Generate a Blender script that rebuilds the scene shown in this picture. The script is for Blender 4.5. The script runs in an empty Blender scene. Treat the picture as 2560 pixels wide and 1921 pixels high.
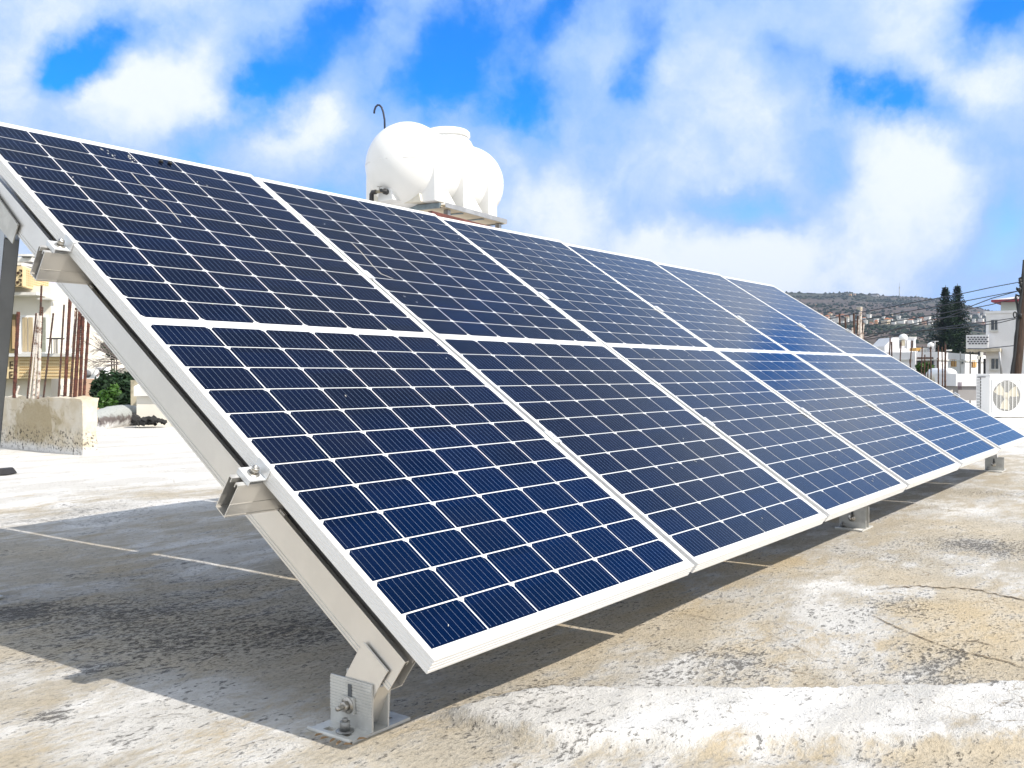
import bpy, math, random
import numpy as np
from mathutils import Vector, Matrix, noise as mnoise

random.seed(7)
scene = bpy.context.scene
COL = scene.collection
R = math.radians

# ------------------------------------------------------------------ camera
CAM = Vector((-1.2456, -1.1063, 0.7084))
FPX = 2350.0                                     # focal length in photo pixels (2560 wide)
RX = Vector((0.600177, -0.799867, 0.0))          # image right
UPV = Vector((0.008935, 0.006705, 0.999938))     # image up
FW = Vector((0.799817, 0.600140, -0.011171))     # image forward
cd = bpy.data.cameras.new("camera")
cam = bpy.data.objects.new("camera", cd)
COL.objects.link(cam)
cam.matrix_world = Matrix(((RX.x, UPV.x, -FW.x, CAM.x), (RX.y, UPV.y, -FW.y, CAM.y), (RX.z, UPV.z, -FW.z, CAM.z), (0, 0, 0, 1)))
cd.sensor_width = 36.0
cd.lens = 36.0 * FPX / 2560.0
cd.clip_start = 0.05
cd.clip_end = 9000
scene.camera = cam


def ray(px, py):
    return RX * ((px - 1280) / FPX) - UPV * ((py - 960.5) / FPX) + FW


def at(px, py, D):                               # world point seen at photo pixel, D metres forward
    return CAM + ray(px, py) * D


def on_x(px, py, x):
    d = ray(px, py)
    return CAM + d * ((x - CAM.x) / d.x)


def on_z(px, py, z):
    d = ray(px, py)
    return CAM + d * ((z - CAM.z) / d.z)


def ext(p, axis, px2):                           # metres along X (0) or Y (1) from p until photo column px2
    k = (px2 - 1280) / FPX
    a = Vector((1, 0, 0)) if axis == 0 else Vector((0, 1, 0))
    q = p - CAM
    return (k * q.dot(FW) - q.dot(RX)) / (a.dot(RX) - k * a.dot(FW))


# ------------------------------------------------------------------ nodes helper
class NT:
    def __init__(s, tree):
        s.t = tree
        s.t.nodes.clear()

    def n(s, typ, ins=None, **kw):
        nd = s.t.nodes.new(typ)
        for k, v in kw.items():
            setattr(nd, k, v)
        for k, v in (ins or {}).items():
            sock = nd.inputs[k]
            if isinstance(v, bpy.types.NodeSocket):
                s.t.links.new(v, sock)
            else:
                sock.default_value = v
        return nd

    def math(s, op, a, b=0.0, c=0.0, clamp=False):
        nd = s.n("ShaderNodeMath", {0: a, 1: b, 2: c}, operation=op)
        nd.use_clamp = clamp
        return nd.outputs[0]

    def mix(s, fac, a, b):
        nd = s.n("ShaderNodeMix", data_type="RGBA")
        for i, v in ((0, fac), (6, a), (7, b)):
            if isinstance(v, bpy.types.NodeSocket):
                s.t.links.new(v, nd.inputs[i])
            else:
                nd.inputs[i].default_value = v if i == 0 else (tuple(v) + (1,))[:4]
        return nd.outputs[2]

    def ramp(s, v, a, b, lo=0.0, hi=1.0, kind="SMOOTHSTEP"):
        nd = s.n("ShaderNodeMapRange", {0: v, 1: a, 2: b, 3: lo, 4: hi}, interpolation_type=kind)
        return nd.outputs[0]

    def noise(s, vec, scale, detail=4.0, rough=0.55, dist=0.0):
        return s.n("ShaderNodeTexNoise", {"Vector": vec, "Scale": scale, "Detail": detail, "Roughness": rough, "Distortion": dist})


# ------------------------------------------------------------------ world: sky with clouds
SUN = Vector((0.13, -1.08, 1.0)).normalized()
sun_el = math.asin(SUN.z)
sun_az = math.atan2(SUN.x, SUN.y)                # clockwise from +Y
world = bpy.data.worlds.new("World")
scene.world = world
world.use_nodes = True
W = NT(world.node_tree)
sky = W.n("ShaderNodeTexSky", sky_type="NISHITA")
sky.sun_disc = False
sky.sun_elevation = sun_el
sky.sun_rotation = sun_az
sky.altitude = 100
sky.air_density = 1.0
sky.dust_density = 0.3
sky.ozone_density = 3.0
tc = W.n("ShaderNodeTexCoord").outputs["Generated"]
warp = W.noise(tc, 4.2, 9.0, 0.60).outputs["Color"]
warp = W.n("ShaderNodeVectorMath", {0: warp, 1: (0.5, 0.5, 0.5)}, operation="SUBTRACT").outputs[0]
warp = W.n("ShaderNodeVectorMath", {0: warp, "Scale": 0.20}, operation="SCALE").outputs[0]
dirw = W.n("ShaderNodeVectorMath", {0: tc, 1: warp}, operation="ADD").outputs[0]
# clear patches (minus) and thick heaps (plus) of the cloud field, by direction: x, y, radius, amount
BLOBS = [(130, 175, 75, -1.2), (170, 150, 85, -.7), (300, 105, 70, -.8), (240, 115, 70, -.6), (400, 115, 60, -.7),
         (560, 300, 60, -.8), (620, 245, 70, -.8), (645, 170, 80, -.6), (680, 90, 90, -.5), (760, 30, 80, -.5), (470, 330, 60, -.5),
         (850, 190, 70, -.4), (940, 130, 95, -.6), (1000, 50, 95, -.6), (1150, 190, 90, -.75), (1050, 240, 80, -.4), (1110, 60, 110, -.5),
         (1230, 25, 60, -.5), (1390, 150, 60, -.6), (1430, 60, 60, -.4), (1150, 330, 60, -.3),
         (1870, 205, 75, -1.3), (1960, 262, 75, -.9), (2150, 35, 110, -1.3), (2040, 300, 60, -.5), (2200, 330, 110, -.3), (2100, 390, 80, -.2),
         (1740, 370, 70, -.35), (1610, 470, 60, -.5), (1520, 560, 70, -.4), (1700, 130, 60, -.3), (2190, 480, 70, -.3),
         (50, 190, 90, .8), (330, 235, 130, .9), (500, 255, 95, .9), (60, 40, 140, .6), (400, 30, 220, .6), (640, 340, 115, .9), (720, 290, 60, .7),
         (1180, 400, 120, .75), (1090, 300, 80, .5), (1290, 90, 80, .45), (1250, 480, 150, .4), (1650, 660, 110, .6), (1820, 640, 90, .5), (1400, 575, 90, .5), (1700, 600, 120, .7), (1000, 250, 60, .3), (1600, 130, 160, .38), (1560, 300, 130, .32), (1900, 400, 150, .7), (1900, 570, 130, .6),
         (1800, 520, 150, .42), (1500, 620, 110, .7), (2050, 440, 90, .35), (2140, 160, 90, .4), (1450, 590, 90, .6), (900, 400, 120, .3)]
acc = W.math("MULTIPLY_ADD", W.noise(tc, 2.6, 8.0, 0.60).outputs["Fac"], 2.0, -0.40)
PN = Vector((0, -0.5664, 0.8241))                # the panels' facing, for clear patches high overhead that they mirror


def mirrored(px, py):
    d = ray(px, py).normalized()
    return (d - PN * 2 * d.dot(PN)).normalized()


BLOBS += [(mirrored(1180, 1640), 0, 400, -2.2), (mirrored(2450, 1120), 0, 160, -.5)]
for bx, by, br, amt in BLOBS:
    d = bx if isinstance(bx, Vector) else ray(bx * 1.15732, by * 1.15732).normalized()
    dist = W.n("ShaderNodeVectorMath", {0: dirw, 1: d}, operation="DISTANCE").outputs["Value"]
    acc = W.math("ADD", acc, W.ramp(dist, br * 1.157 / FPX * 1.5, 0.0, 0.0, amt * (.74 if amt < 0 else .62)))
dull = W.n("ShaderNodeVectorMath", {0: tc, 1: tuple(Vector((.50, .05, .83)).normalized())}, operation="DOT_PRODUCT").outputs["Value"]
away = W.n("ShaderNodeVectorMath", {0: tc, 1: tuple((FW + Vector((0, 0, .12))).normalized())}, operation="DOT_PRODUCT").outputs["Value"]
acc = W.math("ADD", acc, W.ramp(away, .74, .50, 0, .75))     # unseen cloud added outside the view to whiten the ambient light
acc = W.math('ADD', acc, W.math('MULTIPLY_ADD', W.noise(dirw, 9.0, 10.0, 0.66).outputs['Fac'], .8, -.40))
thin = W.ramp(acc, 0.0, 0.66)
thick = W.ramp(acc, 0.50, 1.22)
blue = W.n("ShaderNodeHueSaturation", {"Hue": 0.515, "Saturation": 1.6, "Value": 2.3, "Color": sky.outputs[0]}).outputs[0]
SKYC = 10.0
veil = W.mix(thick, (.36 * SKYC, .57 * SKYC, 1.0 * SKYC), (.88 * SKYC, .94 * SKYC, 1.02 * SKYC))
veil = W.mix(W.ramp(dull, .79, .91, 0, .92), veil, (.12 * SKYC, .14 * SKYC, .18 * SKYC))   # unseen dark cloud overhead, added to dim what the panels mirror
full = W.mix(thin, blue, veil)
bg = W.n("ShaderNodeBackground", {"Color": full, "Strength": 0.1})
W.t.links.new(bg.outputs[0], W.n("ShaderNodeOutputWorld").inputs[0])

# ------------------------------------------------------------------ sun, exposure
sl = bpy.data.lights.new("sun", "SUN")
sl.energy = 5.0
sl.angle = R(0.53)
sl.color = (1.0, 0.935, 0.84)
so = bpy.data.objects.new("sun", sl)
COL.objects.link(so)
so.rotation_euler = (-SUN).to_track_quat("-Z", "Y").to_euler()
so.location = (0, -5, 12)
scene.view_settings.view_transform = "Standard"
scene.view_settings.look = "None"
scene.view_settings.gamma = 1.0
scene.view_settings.exposure = 0.15
scene.cycles.use_denoising = True
scene.cycles.max_bounces = 6
scene.cycles.volume_bounces = 0
scene.cycles.caustics_reflective = False
scene.cycles.caustics_refractive = False

# ------------------------------------------------------------------ materials
MATS = {}


def mat(name, col, rough=.6, metal=0.0, var=0.0, scale=8.0, bump=0.0, bscale=60.0, col2=None, spec=.5, coat=0.0, lo=.4, hi=.6, detail=5.0, stretch=None):
    if name in MATS:
        return MATS[name]
    m = bpy.data.materials.new(name)
    m.use_nodes = True
    T = NT(m.node_tree)
    bs = T.n("ShaderNodeBsdfPrincipled", {"Roughness": rough, "Metallic": metal, "Specular IOR Level": spec, "Coat Weight": coat, "Coat Roughness": .05})
    vec = T.n("ShaderNodeTexCoord").outputs["Object"]
    if stretch:
        vec = T.n("ShaderNodeVectorMath", {0: vec, 1: stretch}, operation="MULTIPLY").outputs[0]
    c = tuple(col) + (1,)
    if col2 or var:
        nz = T.noise(vec, scale, detail, .6).outputs["Fac"]
        f = T.ramp(nz, lo, hi)
        other = col2 or tuple(x * (1 - var) for x in col)
        T.t.links.new(T.mix(f, other, col), bs.inputs["Base Color"])
    else:
        bs.inputs["Base Color"].default_value = c
    if bump:
        b = T.n("ShaderNodeBump", {"Strength": bump, "Distance": .01, "Height": T.noise(vec, bscale, 4).outputs["Fac"]})
        T.t.links.new(b.outputs[0], bs.inputs["Normal"])
    T.t.links.new(bs.outputs[0], T.n("ShaderNodeOutputMaterial").inputs[0])
    MATS[name] = m
    return m


# ------------------------------------------------------------------ mesh builder
class MB:
    def __init__(s):
        s.v, s.f, s.m, s.sm = [], [], [], []

    def face(s, idx, mi=0, smooth=False):
        s.f.append(idx)
        s.m.append(mi)
        s.sm.append(smooth)

    def poly(s, pts, mi=0):
        b = len(s.v)
        s.v += [Vector(p) for p in pts]
        s.face(list(range(b, b + len(pts))), mi)
        return s

    def hexa(s, P, mi=0):                        # 8 points: bottom ring, top ring
        b = len(s.v)
        s.v += [Vector(p) for p in P]
        for q in ((3, 2, 1, 0), (4, 5, 6, 7), (0, 1, 5, 4), (1, 2, 6, 5), (2, 3, 7, 6), (3, 0, 4, 7)):
            s.face([b + i for i in q], mi)
        return s

    def box(s, a, b, mi=0, M=None):
        x0, y0, z0 = a
        x1, y1, z1 = b
        P = [Vector(p) for p in ((x0, y0, z0), (x1, y0, z0), (x1, y1, z0), (x0, y1, z0), (x0, y0, z1), (x1, y0, z1), (x1, y1, z1), (x0, y1, z1))]
        if M:
            P = [M @ p for p in P]
        return s.hexa(P, mi)

    def prism(s, ring, off, mi=0):               # ring of 3D points pushed by off
        off = Vector(off)
        b = len(s.v)
        n = len(ring)
        s.v += [Vector(p) for p in ring] + [Vector(p) + off for p in ring]
        s.face(list(range(b, b + n))[::-1], mi)
        s.face(list(range(b + n, b + 2 * n)), mi)
        for i in range(n):
            j = (i + 1) % n
            s.face([b + i, b + j, b + n + j, b + n + i], mi)
        return s

    def tube(s, pts, r, seg=8, mi=0, caps=True, smooth=True):
        pts = [Vector(p) for p in pts]
        rs = r if isinstance(r, (list, tuple)) else [r] * len(pts)
        b = len(s.v)
        side = None
        for i, p in enumerate(pts):
            t = (pts[min(i + 1, len(pts) - 1)] - pts[max(i - 1, 0)]).normalized()
            if side is None:
                side = t.orthogonal().normalized()
            side = (side - t * side.dot(t)).normalized()
            up = t.cross(side)
            for k in range(seg):
                a = 2 * math.pi * k / seg
                s.v.append(p + (side * math.cos(a) + up * math.sin(a)) * rs[i])
        for i in range(len(pts) - 1):
            for k in range(seg):
                k2 = (k + 1) % seg
                s.face([b + i * seg + k, b + i * seg + k2, b + (i + 1) * seg + k2, b + (i + 1) * seg + k], mi, smooth)
        if caps:
            s.face([b + k for k in range(seg)][::-1], mi)
            e = b + (len(pts) - 1) * seg
            s.face([e + k for k in range(seg)], mi)
        return s

    def lathe(s, prof, origin, axis=(0, 0, 1), seg=24, mi=0, sy=1.0, ref=None):
        ax = Vector(axis).normalized()
        u = (Vector(ref) if ref else ax.orthogonal()).normalized()
        w = ax.cross(u)
        b = len(s.v)
        o = Vector(origin)
        for (r, h) in prof:
            for k in range(seg):
                a = 2 * math.pi * k / seg
                s.v.append(o + ax * h + u * (math.cos(a) * r) + w * (math.sin(a) * r * sy))
        for i in range(len(prof) - 1):
            for k in range(seg):
                k2 = (k + 1) % seg
                s.face([b + i * seg + k, b + i * seg + k2, b + (i + 1) * seg + k2, b + (i + 1) * seg + k], mi, True)
        if prof[0][0] > 1e-5:
            s.face([b + k for k in range(seg)][::-1], mi)
        if prof[-1][0] > 1e-5:
            e = b + (len(prof) - 1) * seg
            s.face([e + k for k in range(seg)], mi)
        return s

    def build(s, name, mats, parent=None, M=None, bevel=0.0):
        me = bpy.data.meshes.new(name)
        me.from_pydata([tuple(v) for v in s.v], [], s.f)
        for m in (mats if isinstance(mats, (list, tuple)) else [mats]):
            me.materials.append(m)
        me.polygons.foreach_set("material_index", s.m)
        me.polygons.foreach_set("use_smooth", s.sm)
        me.update()
        o = bpy.data.objects.new(name, me)
        COL.objects.link(o)
        if parent:
            o.parent = parent
        if M:
            o.matrix_local = M
        if bevel:
            bm_ = o.modifiers.new("bevel", "BEVEL")
            bm_.width = bevel
            bm_.segments = 2
            bm_.limit_method = "ANGLE"
        return o


def tag(o, label=None, cat=None, group=None, kind=None):
    if label:
        o["label"] = label
    if cat:
        o["category"] = cat
    if group:
        o["group"] = group
    if kind:
        o["kind"] = kind
    return o


def thing(name, loc, label, cat, group=None, M=None):
    o = bpy.data.objects.new(name, None)
    o.empty_display_size = .1
    COL.objects.link(o)
    if M:
        o.matrix_world = M
    else:
        o.location = loc
    return tag(o, label, cat, group)


def at_origin(o):                                # for parts built in world coordinates under a thing at loc
    return Matrix.Translation(-o.location)


def copy_tree(o, parent=None):
    c = o.copy()
    COL.objects.link(c)
    if parent:
        c.parent = parent
    for ch in [x for x in o.children]:
        copy_tree(ch, c)
    return c


def roof_z(x, y):
    return -0.022 * math.exp(-((x - .8) / .55) ** 2) - 0.001


# ------------------------------------------------------------------ roof deck (the ground of the picture)
def build_roof():
    def axis(lo, hi, d0, d1, c0, c1):
        xs = [c0]
        while xs[-1] < c1:
            xs.append(xs[-1] + d0)
        st = d0
        while xs[-1] < hi:
            st = min(st * 1.12, d1)
            xs.append(xs[-1] + st)
        out = [xs[0]]
        st = d0
        while out[-1] > lo:
            st = min(st * 1.12, d1)
            out.append(out[-1] - st)
        return np.array(out[:0:-1] + xs)
    X = axis(-4, 19.5, .018, .35, -.7, 2.2)
    Y = axis(-5, 16, .018, .35, -1.1, 1.9)
    nx, ny = len(X), len(Y)
    XX, YY = np.meshgrid(X, Y, indexing="ij")
    xf, yf = XX.ravel(), YY.ravel()
    sm = lambda t: np.clip(t, 0, 1) ** 2 * (3 - 2 * np.clip(t, 0, 1))
    Z = -0.022 * np.exp(-((xf - .8) / .55) ** 2) - 0.001
    nz1 = np.array([mnoise.noise((a * 1.3, b * 1.3, 3)) for a, b in zip(xf, yf)])
    nz2 = np.array([mnoise.noise((a * 9, b * 9, 7)) for a, b in zip(xf, yf)])
    nz3 = np.array([mnoise.noise((a * 28, b * 28, 1)) for a, b in zip(xf, yf)])
    Z += nz1 * .005 + nz2 * .0012
    # cement fillet running to the lower edge of the view
    dx, dy = .62, -.785
    t = (xf - .235) * dx + (yf - .155) * dy
    s = (xf - .235) * -dy + (yf - .155) * dx
    nz4 = np.array([mnoise.noise((a * 3.1, b * 3.1, 11)) for a, b in zip(xf, yf)])
    s = s + nz2 * .022 + nz1 * .012 + nz4 * .012
    hw = .19 * sm(t / .30 + .28)
    body = sm((hw - np.abs(s)) / .05) * (t > -.15)
    Z += body * (.030 + nz3 * .006 + nz2 * .005)
    fillet = sm((hw - np.abs(s)) / .07) * (t > -.15)
    lime = .42 + nz1 * .25
    lime = np.maximum(lime, .98 * sm((yf - 3.3 + nz1) / 1.2))
    lime = np.maximum(lime, .93 * sm((xf - 6.5) / 2.5))
    ochre = np.full_like(lime, .35)
    dirt = np.full_like(lime, .15)

    def blob(arr, px, py, rpx, amt, asp=1.0):
        c = on_z(px, py, -.02)
        e = on_z(px + rpx, py, -.02)
        r = (e - c).length
        f = (c - CAM)
        f.z = 0
        f.normalize()
        u = (xf - c.x) * f.x + (yf - c.y) * f.y
        v = (xf - c.x) * -f.y + (yf - c.y) * f.x
        arr += amt * np.exp(-((u / (r * asp)) ** 2 + (v / r) ** 2))
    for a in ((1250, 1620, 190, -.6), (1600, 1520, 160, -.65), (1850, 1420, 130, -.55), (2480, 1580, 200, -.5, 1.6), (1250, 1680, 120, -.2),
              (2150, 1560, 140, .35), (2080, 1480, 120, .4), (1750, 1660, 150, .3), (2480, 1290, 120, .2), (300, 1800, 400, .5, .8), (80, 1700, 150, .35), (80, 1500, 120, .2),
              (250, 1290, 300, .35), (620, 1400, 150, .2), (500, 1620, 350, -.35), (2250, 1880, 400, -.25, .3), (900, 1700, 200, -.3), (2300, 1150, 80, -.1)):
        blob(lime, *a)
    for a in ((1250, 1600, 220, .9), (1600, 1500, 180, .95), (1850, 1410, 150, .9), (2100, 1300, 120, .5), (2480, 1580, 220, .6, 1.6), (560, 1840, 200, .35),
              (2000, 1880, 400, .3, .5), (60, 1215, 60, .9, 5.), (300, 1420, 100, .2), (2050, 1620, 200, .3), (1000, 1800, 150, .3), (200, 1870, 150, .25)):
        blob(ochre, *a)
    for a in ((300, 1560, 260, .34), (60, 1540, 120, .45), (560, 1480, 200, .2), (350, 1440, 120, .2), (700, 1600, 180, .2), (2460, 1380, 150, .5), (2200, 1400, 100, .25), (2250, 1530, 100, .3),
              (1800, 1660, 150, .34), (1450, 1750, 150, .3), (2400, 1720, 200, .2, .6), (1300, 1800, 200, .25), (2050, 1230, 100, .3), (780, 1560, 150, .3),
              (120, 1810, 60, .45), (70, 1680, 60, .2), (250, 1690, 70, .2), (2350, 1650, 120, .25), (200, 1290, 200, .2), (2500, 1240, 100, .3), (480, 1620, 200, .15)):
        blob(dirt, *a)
    dirt = dirt * (1 - .55 * fillet) * (1 - .75 * sm((yf - 3.6) / 1.2))
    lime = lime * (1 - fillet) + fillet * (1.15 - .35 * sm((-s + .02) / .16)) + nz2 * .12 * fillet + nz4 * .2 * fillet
    V = np.stack([xf, yf, Z], 1)
    idx = np.arange(nx * ny).reshape(nx, ny)
    F = np.stack([idx[:-1, :-1], idx[1:, :-1], idx[1:, 1:], idx[:-1, 1:]], -1).reshape(-1, 4)
    verts = V.tolist()
    faces = F.tolist()
    mi = [0] * len(faces)
    n0 = len(verts)

    def zg(x, y):
        i = min(max(int(np.searchsorted(X, x)) - 1, 0), nx - 2)
        j = min(max(int(np.searchsorted(Y, y)) - 1, 0), ny - 2)
        return float(Z.reshape(nx, ny)[i:i + 2, j:j + 2].max())
    # cracks as narrow ragged ribbons lying on the screed
    rnd = random.Random(5)
    CR = [([(2190, 1472), (2300, 1466), (2420, 1472), (2500, 1488), (2560, 1500), (2600, 1506)], 3.2),
          ([(2165, 1530), (2230, 1560), (2330, 1600), (2400, 1622), (2450, 1632), (2540, 1655), (2600, 1672)], 3.0),
          ([(1895, 1560), (2000, 1610), (2090, 1650)], 1.5), ([(1680, 1520), (1770, 1540), (1830, 1552)], 1.3),
          ([(1905, 1540), (1960, 1555), (2040, 1610)], .9), ([(150, 1812), (260, 1790), (370, 1795), (450, 1783), (560, 1812), (650, 1820)], 1.1),
          ([(520, 1900), (580, 1870), (690, 1845), (720, 1830)], 1.5), ([(2380, 1600), (2440, 1598), (2510, 1622)], 2.0),
          ([(10, 1180), (45, 1140), (55, 1110)], 1.0), ([(1420, 1712), (1520, 1706), (1600, 1690), (1660, 1650), (1620, 1610)], .9),
          ([(80, 1290), (160, 1300), (250, 1310)], .6)]
    V2 = []
    for pts, wpx in CR:
        fine = []
        for (ax, ay), (bx, by) in zip(pts, pts[1:]):
            n = max(4, int(math.hypot(bx - ax, by - ay) / 9))
            for k in range(n):
                fine.append((ax + (bx - ax) * k / n + rnd.uniform(-2, 2), ay + (by - ay) * k / n + rnd.uniform(-2.2, 2.2)))
        prev = None
        for k, (px, py) in enumerate(fine):
            w = wpx * .8 * rnd.uniform(.15, 1.0) * min(1, k / 4, (len(fine) - 1 - k) / 4 + .05)
            a, b = on_z(px, py - w * .5, 0), on_z(px, py + w * .5, 0)
            ia = len(verts)
            for q in (a, b):
                verts.append([q.x, q.y, zg(q.x, q.y) + .002])
            if prev is not None:
                faces.append([prev, ia, ia + 1, prev + 1])
                mi.append(1)
            prev = ia
    # body of the building under the deck
    b = len(verts)
    x0, x1, y0, y1 = X[0] + .02, X[-1] - .02, Y[0] + .02, Y[-1] - .02
    for z in (-.1, -6.3):
        verts += [[x0, y0, z], [x1, y0, z], [x1, y1, z], [x0, y1, z]]
    for k in range(4):
        faces.append([b + k, b + 4 + k, b + 4 + (k + 1) % 4, b + (k + 1) % 4])
        mi.append(2)
    me = bpy.data.meshes.new("roof_deck")
    me.from_pydata(verts, [], faces)
    for nm, arr in (("lime", lime), ("ochre", ochre), ("dirt", dirt)):
        at_ = me.attributes.new(nm, "FLOAT", "POINT")
        at_.data.foreach_set("value", np.concatenate([arr, np.zeros(len(verts) - len(arr))]).astype(np.float32))
    m = bpy.data.materials.new("weathered_roof_screed")
    m.use_nodes = True
    T = NT(m.node_tree)
    vec = T.n("ShaderNodeTexCoord").outputs["Object"]
    att = lambda k: T.n("ShaderNodeAttribute", attribute_name=k).outputs["Fac"]
    rot = T.n("ShaderNodeMapping", {"Vector": vec, "Rotation": (0, 0, R(-53)), "Scale": (1, 1, 1)}).outputs[0]
    st = T.n("ShaderNodeMapping", {"Vector": vec, "Rotation": (0, 0, R(44)), "Scale": (.38, 1, 1)}).outputs[0]
    st2 = T.n("ShaderNodeMapping", {"Vector": vec, "Rotation": (0, 0, R(62)), "Scale": (.5, 1, 1)}).outputs[0]
    n_big = T.noise(vec, 2.2, 7, .62).outputs["Fac"]
    n_mid = T.noise(st, 9, 8, .7).outputs["Fac"]
    n_fine = T.noise(st2, 75, 7, .76).outputs["Fac"]
    n_gr = T.noise(vec, 160, 4, .7).outputs["Fac"]
    L = T.math("ADD", att("lime"), T.math("MULTIPLY_ADD", n_big, 1.5, -.75))
    L = T.math("ADD", L, T.math("MULTIPLY_ADD", n_mid, 1.7, -.85))
    L = T.math("ADD", L, T.math("MULTIPLY_ADD", n_fine, .9, -.45))
    limef = T.ramp(L, .28, .78)
    oc = T.math("ADD", att("ochre"), T.math("MULTIPLY_ADD", T.noise(vec, 3.1, 6, .6).outputs["Fac"], 1.1, -.55))
    base = T.mix(T.ramp(oc, .1, .95), (.46, .42, .35), (.56, .455, .30))
    base = T.mix(T.ramp(n_mid, .4, .68), base, (.62, .56, .46))
    limec = T.mix(T.ramp(T.noise(st, 3.2, 8, .68).outputs['Fac'], .42, .62), (.60, .585, .555), (.80, .79, .77))
    col = T.mix(limef, base, limec)
    # black lichen flecks and scuffed grey
    D = att("dirt")
    fl = T.math("ADD", n_fine, T.math("MULTIPLY_ADD", D, .27, T.math("MULTIPLY_ADD", n_mid, .35, -.175)))
    fl2 = T.math("ADD", T.noise(st, 130, 5, .8).outputs["Fac"], T.math("MULTIPLY", D, .20))
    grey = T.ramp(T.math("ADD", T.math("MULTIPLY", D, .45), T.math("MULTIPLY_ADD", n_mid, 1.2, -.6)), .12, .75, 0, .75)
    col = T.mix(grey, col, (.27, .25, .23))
    n_mott = T.noise(st2, 150, 5, .75).outputs["Fac"]
    col = T.mix(T.math("MULTIPLY", T.ramp(n_mott, .46, .64, 0, .8), T.ramp(T.math("SUBTRACT", D, T.math("MULTIPLY", limef, .35)), -.2, .45, .08, 1)), col, (.17, .155, .13))
    col = T.mix(T.math("MULTIPLY", T.ramp(n_mott, .46, .32, 0, .55), T.ramp(D, .1, .5)), col, (.72, .70, .66))
    col = T.mix(T.ramp(fl, .62, .71, 0, .8), col, (.075, .068, .06))
    col = T.mix(T.ramp(fl2, .66, .74, 0, .7), col, (.10, .09, .08))
    speck = T.n("ShaderNodeTexVoronoi", {"Vector": vec, "Scale": 38.0}, feature="F1").outputs["Distance"]
    col = T.mix(T.math("MULTIPLY", T.ramp(speck, .17, .06, 0, .8), T.ramp(n_big, .42, .6)), col, (.11, .095, .08))
    hair = T.n("ShaderNodeTexVoronoi", {"Vector": T.n("ShaderNodeVectorMath", {0: vec, 1: T.n("ShaderNodeVectorMath", {0: T.noise(vec, 6, 5, .6).outputs["Color"], "Scale": .25}, operation="SCALE").outputs[0]}, operation="ADD").outputs[0], "Scale": 2.3}, feature="DISTANCE_TO_EDGE").outputs["Distance"]
    hairf = T.math("MULTIPLY", T.ramp(hair, .006, .0015, 0, .7), T.ramp(T.noise(vec, 1.4, 3).outputs["Fac"], .48, .6))
    col = T.mix(hairf, col, (.22, .17, .11))
    h = T.math("ADD", T.math("MULTIPLY", n_fine, .8), T.math("MULTIPLY", n_gr, .6))
    h = T.math("ADD", h, T.math("MULTIPLY", limef, .25))
    h = T.math("SUBTRACT", h, T.math("MULTIPLY", T.ramp(fl, .60, .70), .5))
    bump = T.n("ShaderNodeBump", {"Strength": .9, "Distance": .008, "Height": h}).outputs[0]
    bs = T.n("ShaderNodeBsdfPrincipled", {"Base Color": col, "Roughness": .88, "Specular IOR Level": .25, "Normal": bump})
    T.t.links.new(bs.outputs[0], T.n("ShaderNodeOutputMaterial").inputs[0])
    me.materials.append(m)
    me.materials.append(mat("crack_dirt", (.21, .16, .10), .95, col2=(.07, .05, .03), scale=35))
    me.materials.append(mat("cream_render", (.62, .56, .44), .9, var=.15, scale=2))
    me.polygons.foreach_set("material_index", mi)
    me.polygons.foreach_set("use_smooth", [k == 0 for k in mi])
    me.update()
    o = bpy.data.objects.new("roof_deck", me)
    COL.objects.link(o)
    tag(o, kind="structure")
    return zg


zg = build_roof()

# ------------------------------------------------------------------ metals, panel materials
def brushed(name, col, rough, metal, bump=.0, streak=None):
    return mat(name, col, rough, metal, var=.10, scale=6, bump=bump, bscale=200, stretch=streak)


ALU = mat("anodised_frame", (.88, .87, .85), .45, .1)
MILL = mat("mill_aluminium", (.84, .815, .77), .33, .72, var=.05, scale=9, bump=.03, bscale=300)
GALV = mat("galvanised_foot", (.66, .66, .63), .5, .2, var=.14, scale=22)
STAIN = mat("stainless_bolt", (.55, .52, .47), .3, .9, var=.25, scale=90)
DULL = mat("dull_zinc", (.36, .36, .35), .5, .7, var=.35, scale=70)
MARK = mat("print_grey", (.35, .36, .38), .6)


def cell_material():
    m = bpy.data.materials.new("monocrystalline_cell")
    m.use_nodes = True
    T = NT(m.node_tree)
    vec = T.n("ShaderNodeTexCoord").outputs["Object"]
    # each half cell a slightly different batch colour
    pitch = T.n("ShaderNodeVectorMath", {0: vec, 1: (1 / .1678, 1 / .0905, 0)}, operation="MULTIPLY").outputs[0]
    fl = T.n("ShaderNodeVectorMath", {0: pitch}, operation="FLOOR").outputs[0]
    wn = T.n("ShaderNodeTexWhiteNoise", {"Vector": T.n("ShaderNodeVectorMath", {0: fl, 1: T.n("ShaderNodeObjectInfo").outputs["Random"]}, operation="ADD").outputs[0]}, noise_dimensions="3D").outputs["Value"]
    c = T.mix(wn, (.0009, .0044, .019), (.0013, .0066, .030))
    c = T.mix(T.ramp(T.noise(vec, 3, 4).outputs["Fac"], .35, .7, 0, .30), c, (.004, .008, .020))
    film = T.ramp(T.noise(vec, 5, 5, .6).outputs["Fac"], .4, .8, .0, .010)
    c = T.mix(film, c, (.40, .38, .34))
    bs = T.n("ShaderNodeBsdfPrincipled", {"Base Color": c, "Roughness": T.ramp(T.noise(vec, 8, 4).outputs["Fac"], .3, .7, .07, .13), "Specular IOR Level": .24})
    T.t.links.new(bs.outputs[0], T.n("ShaderNodeOutputMaterial").inputs[0])
    return m


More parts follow.
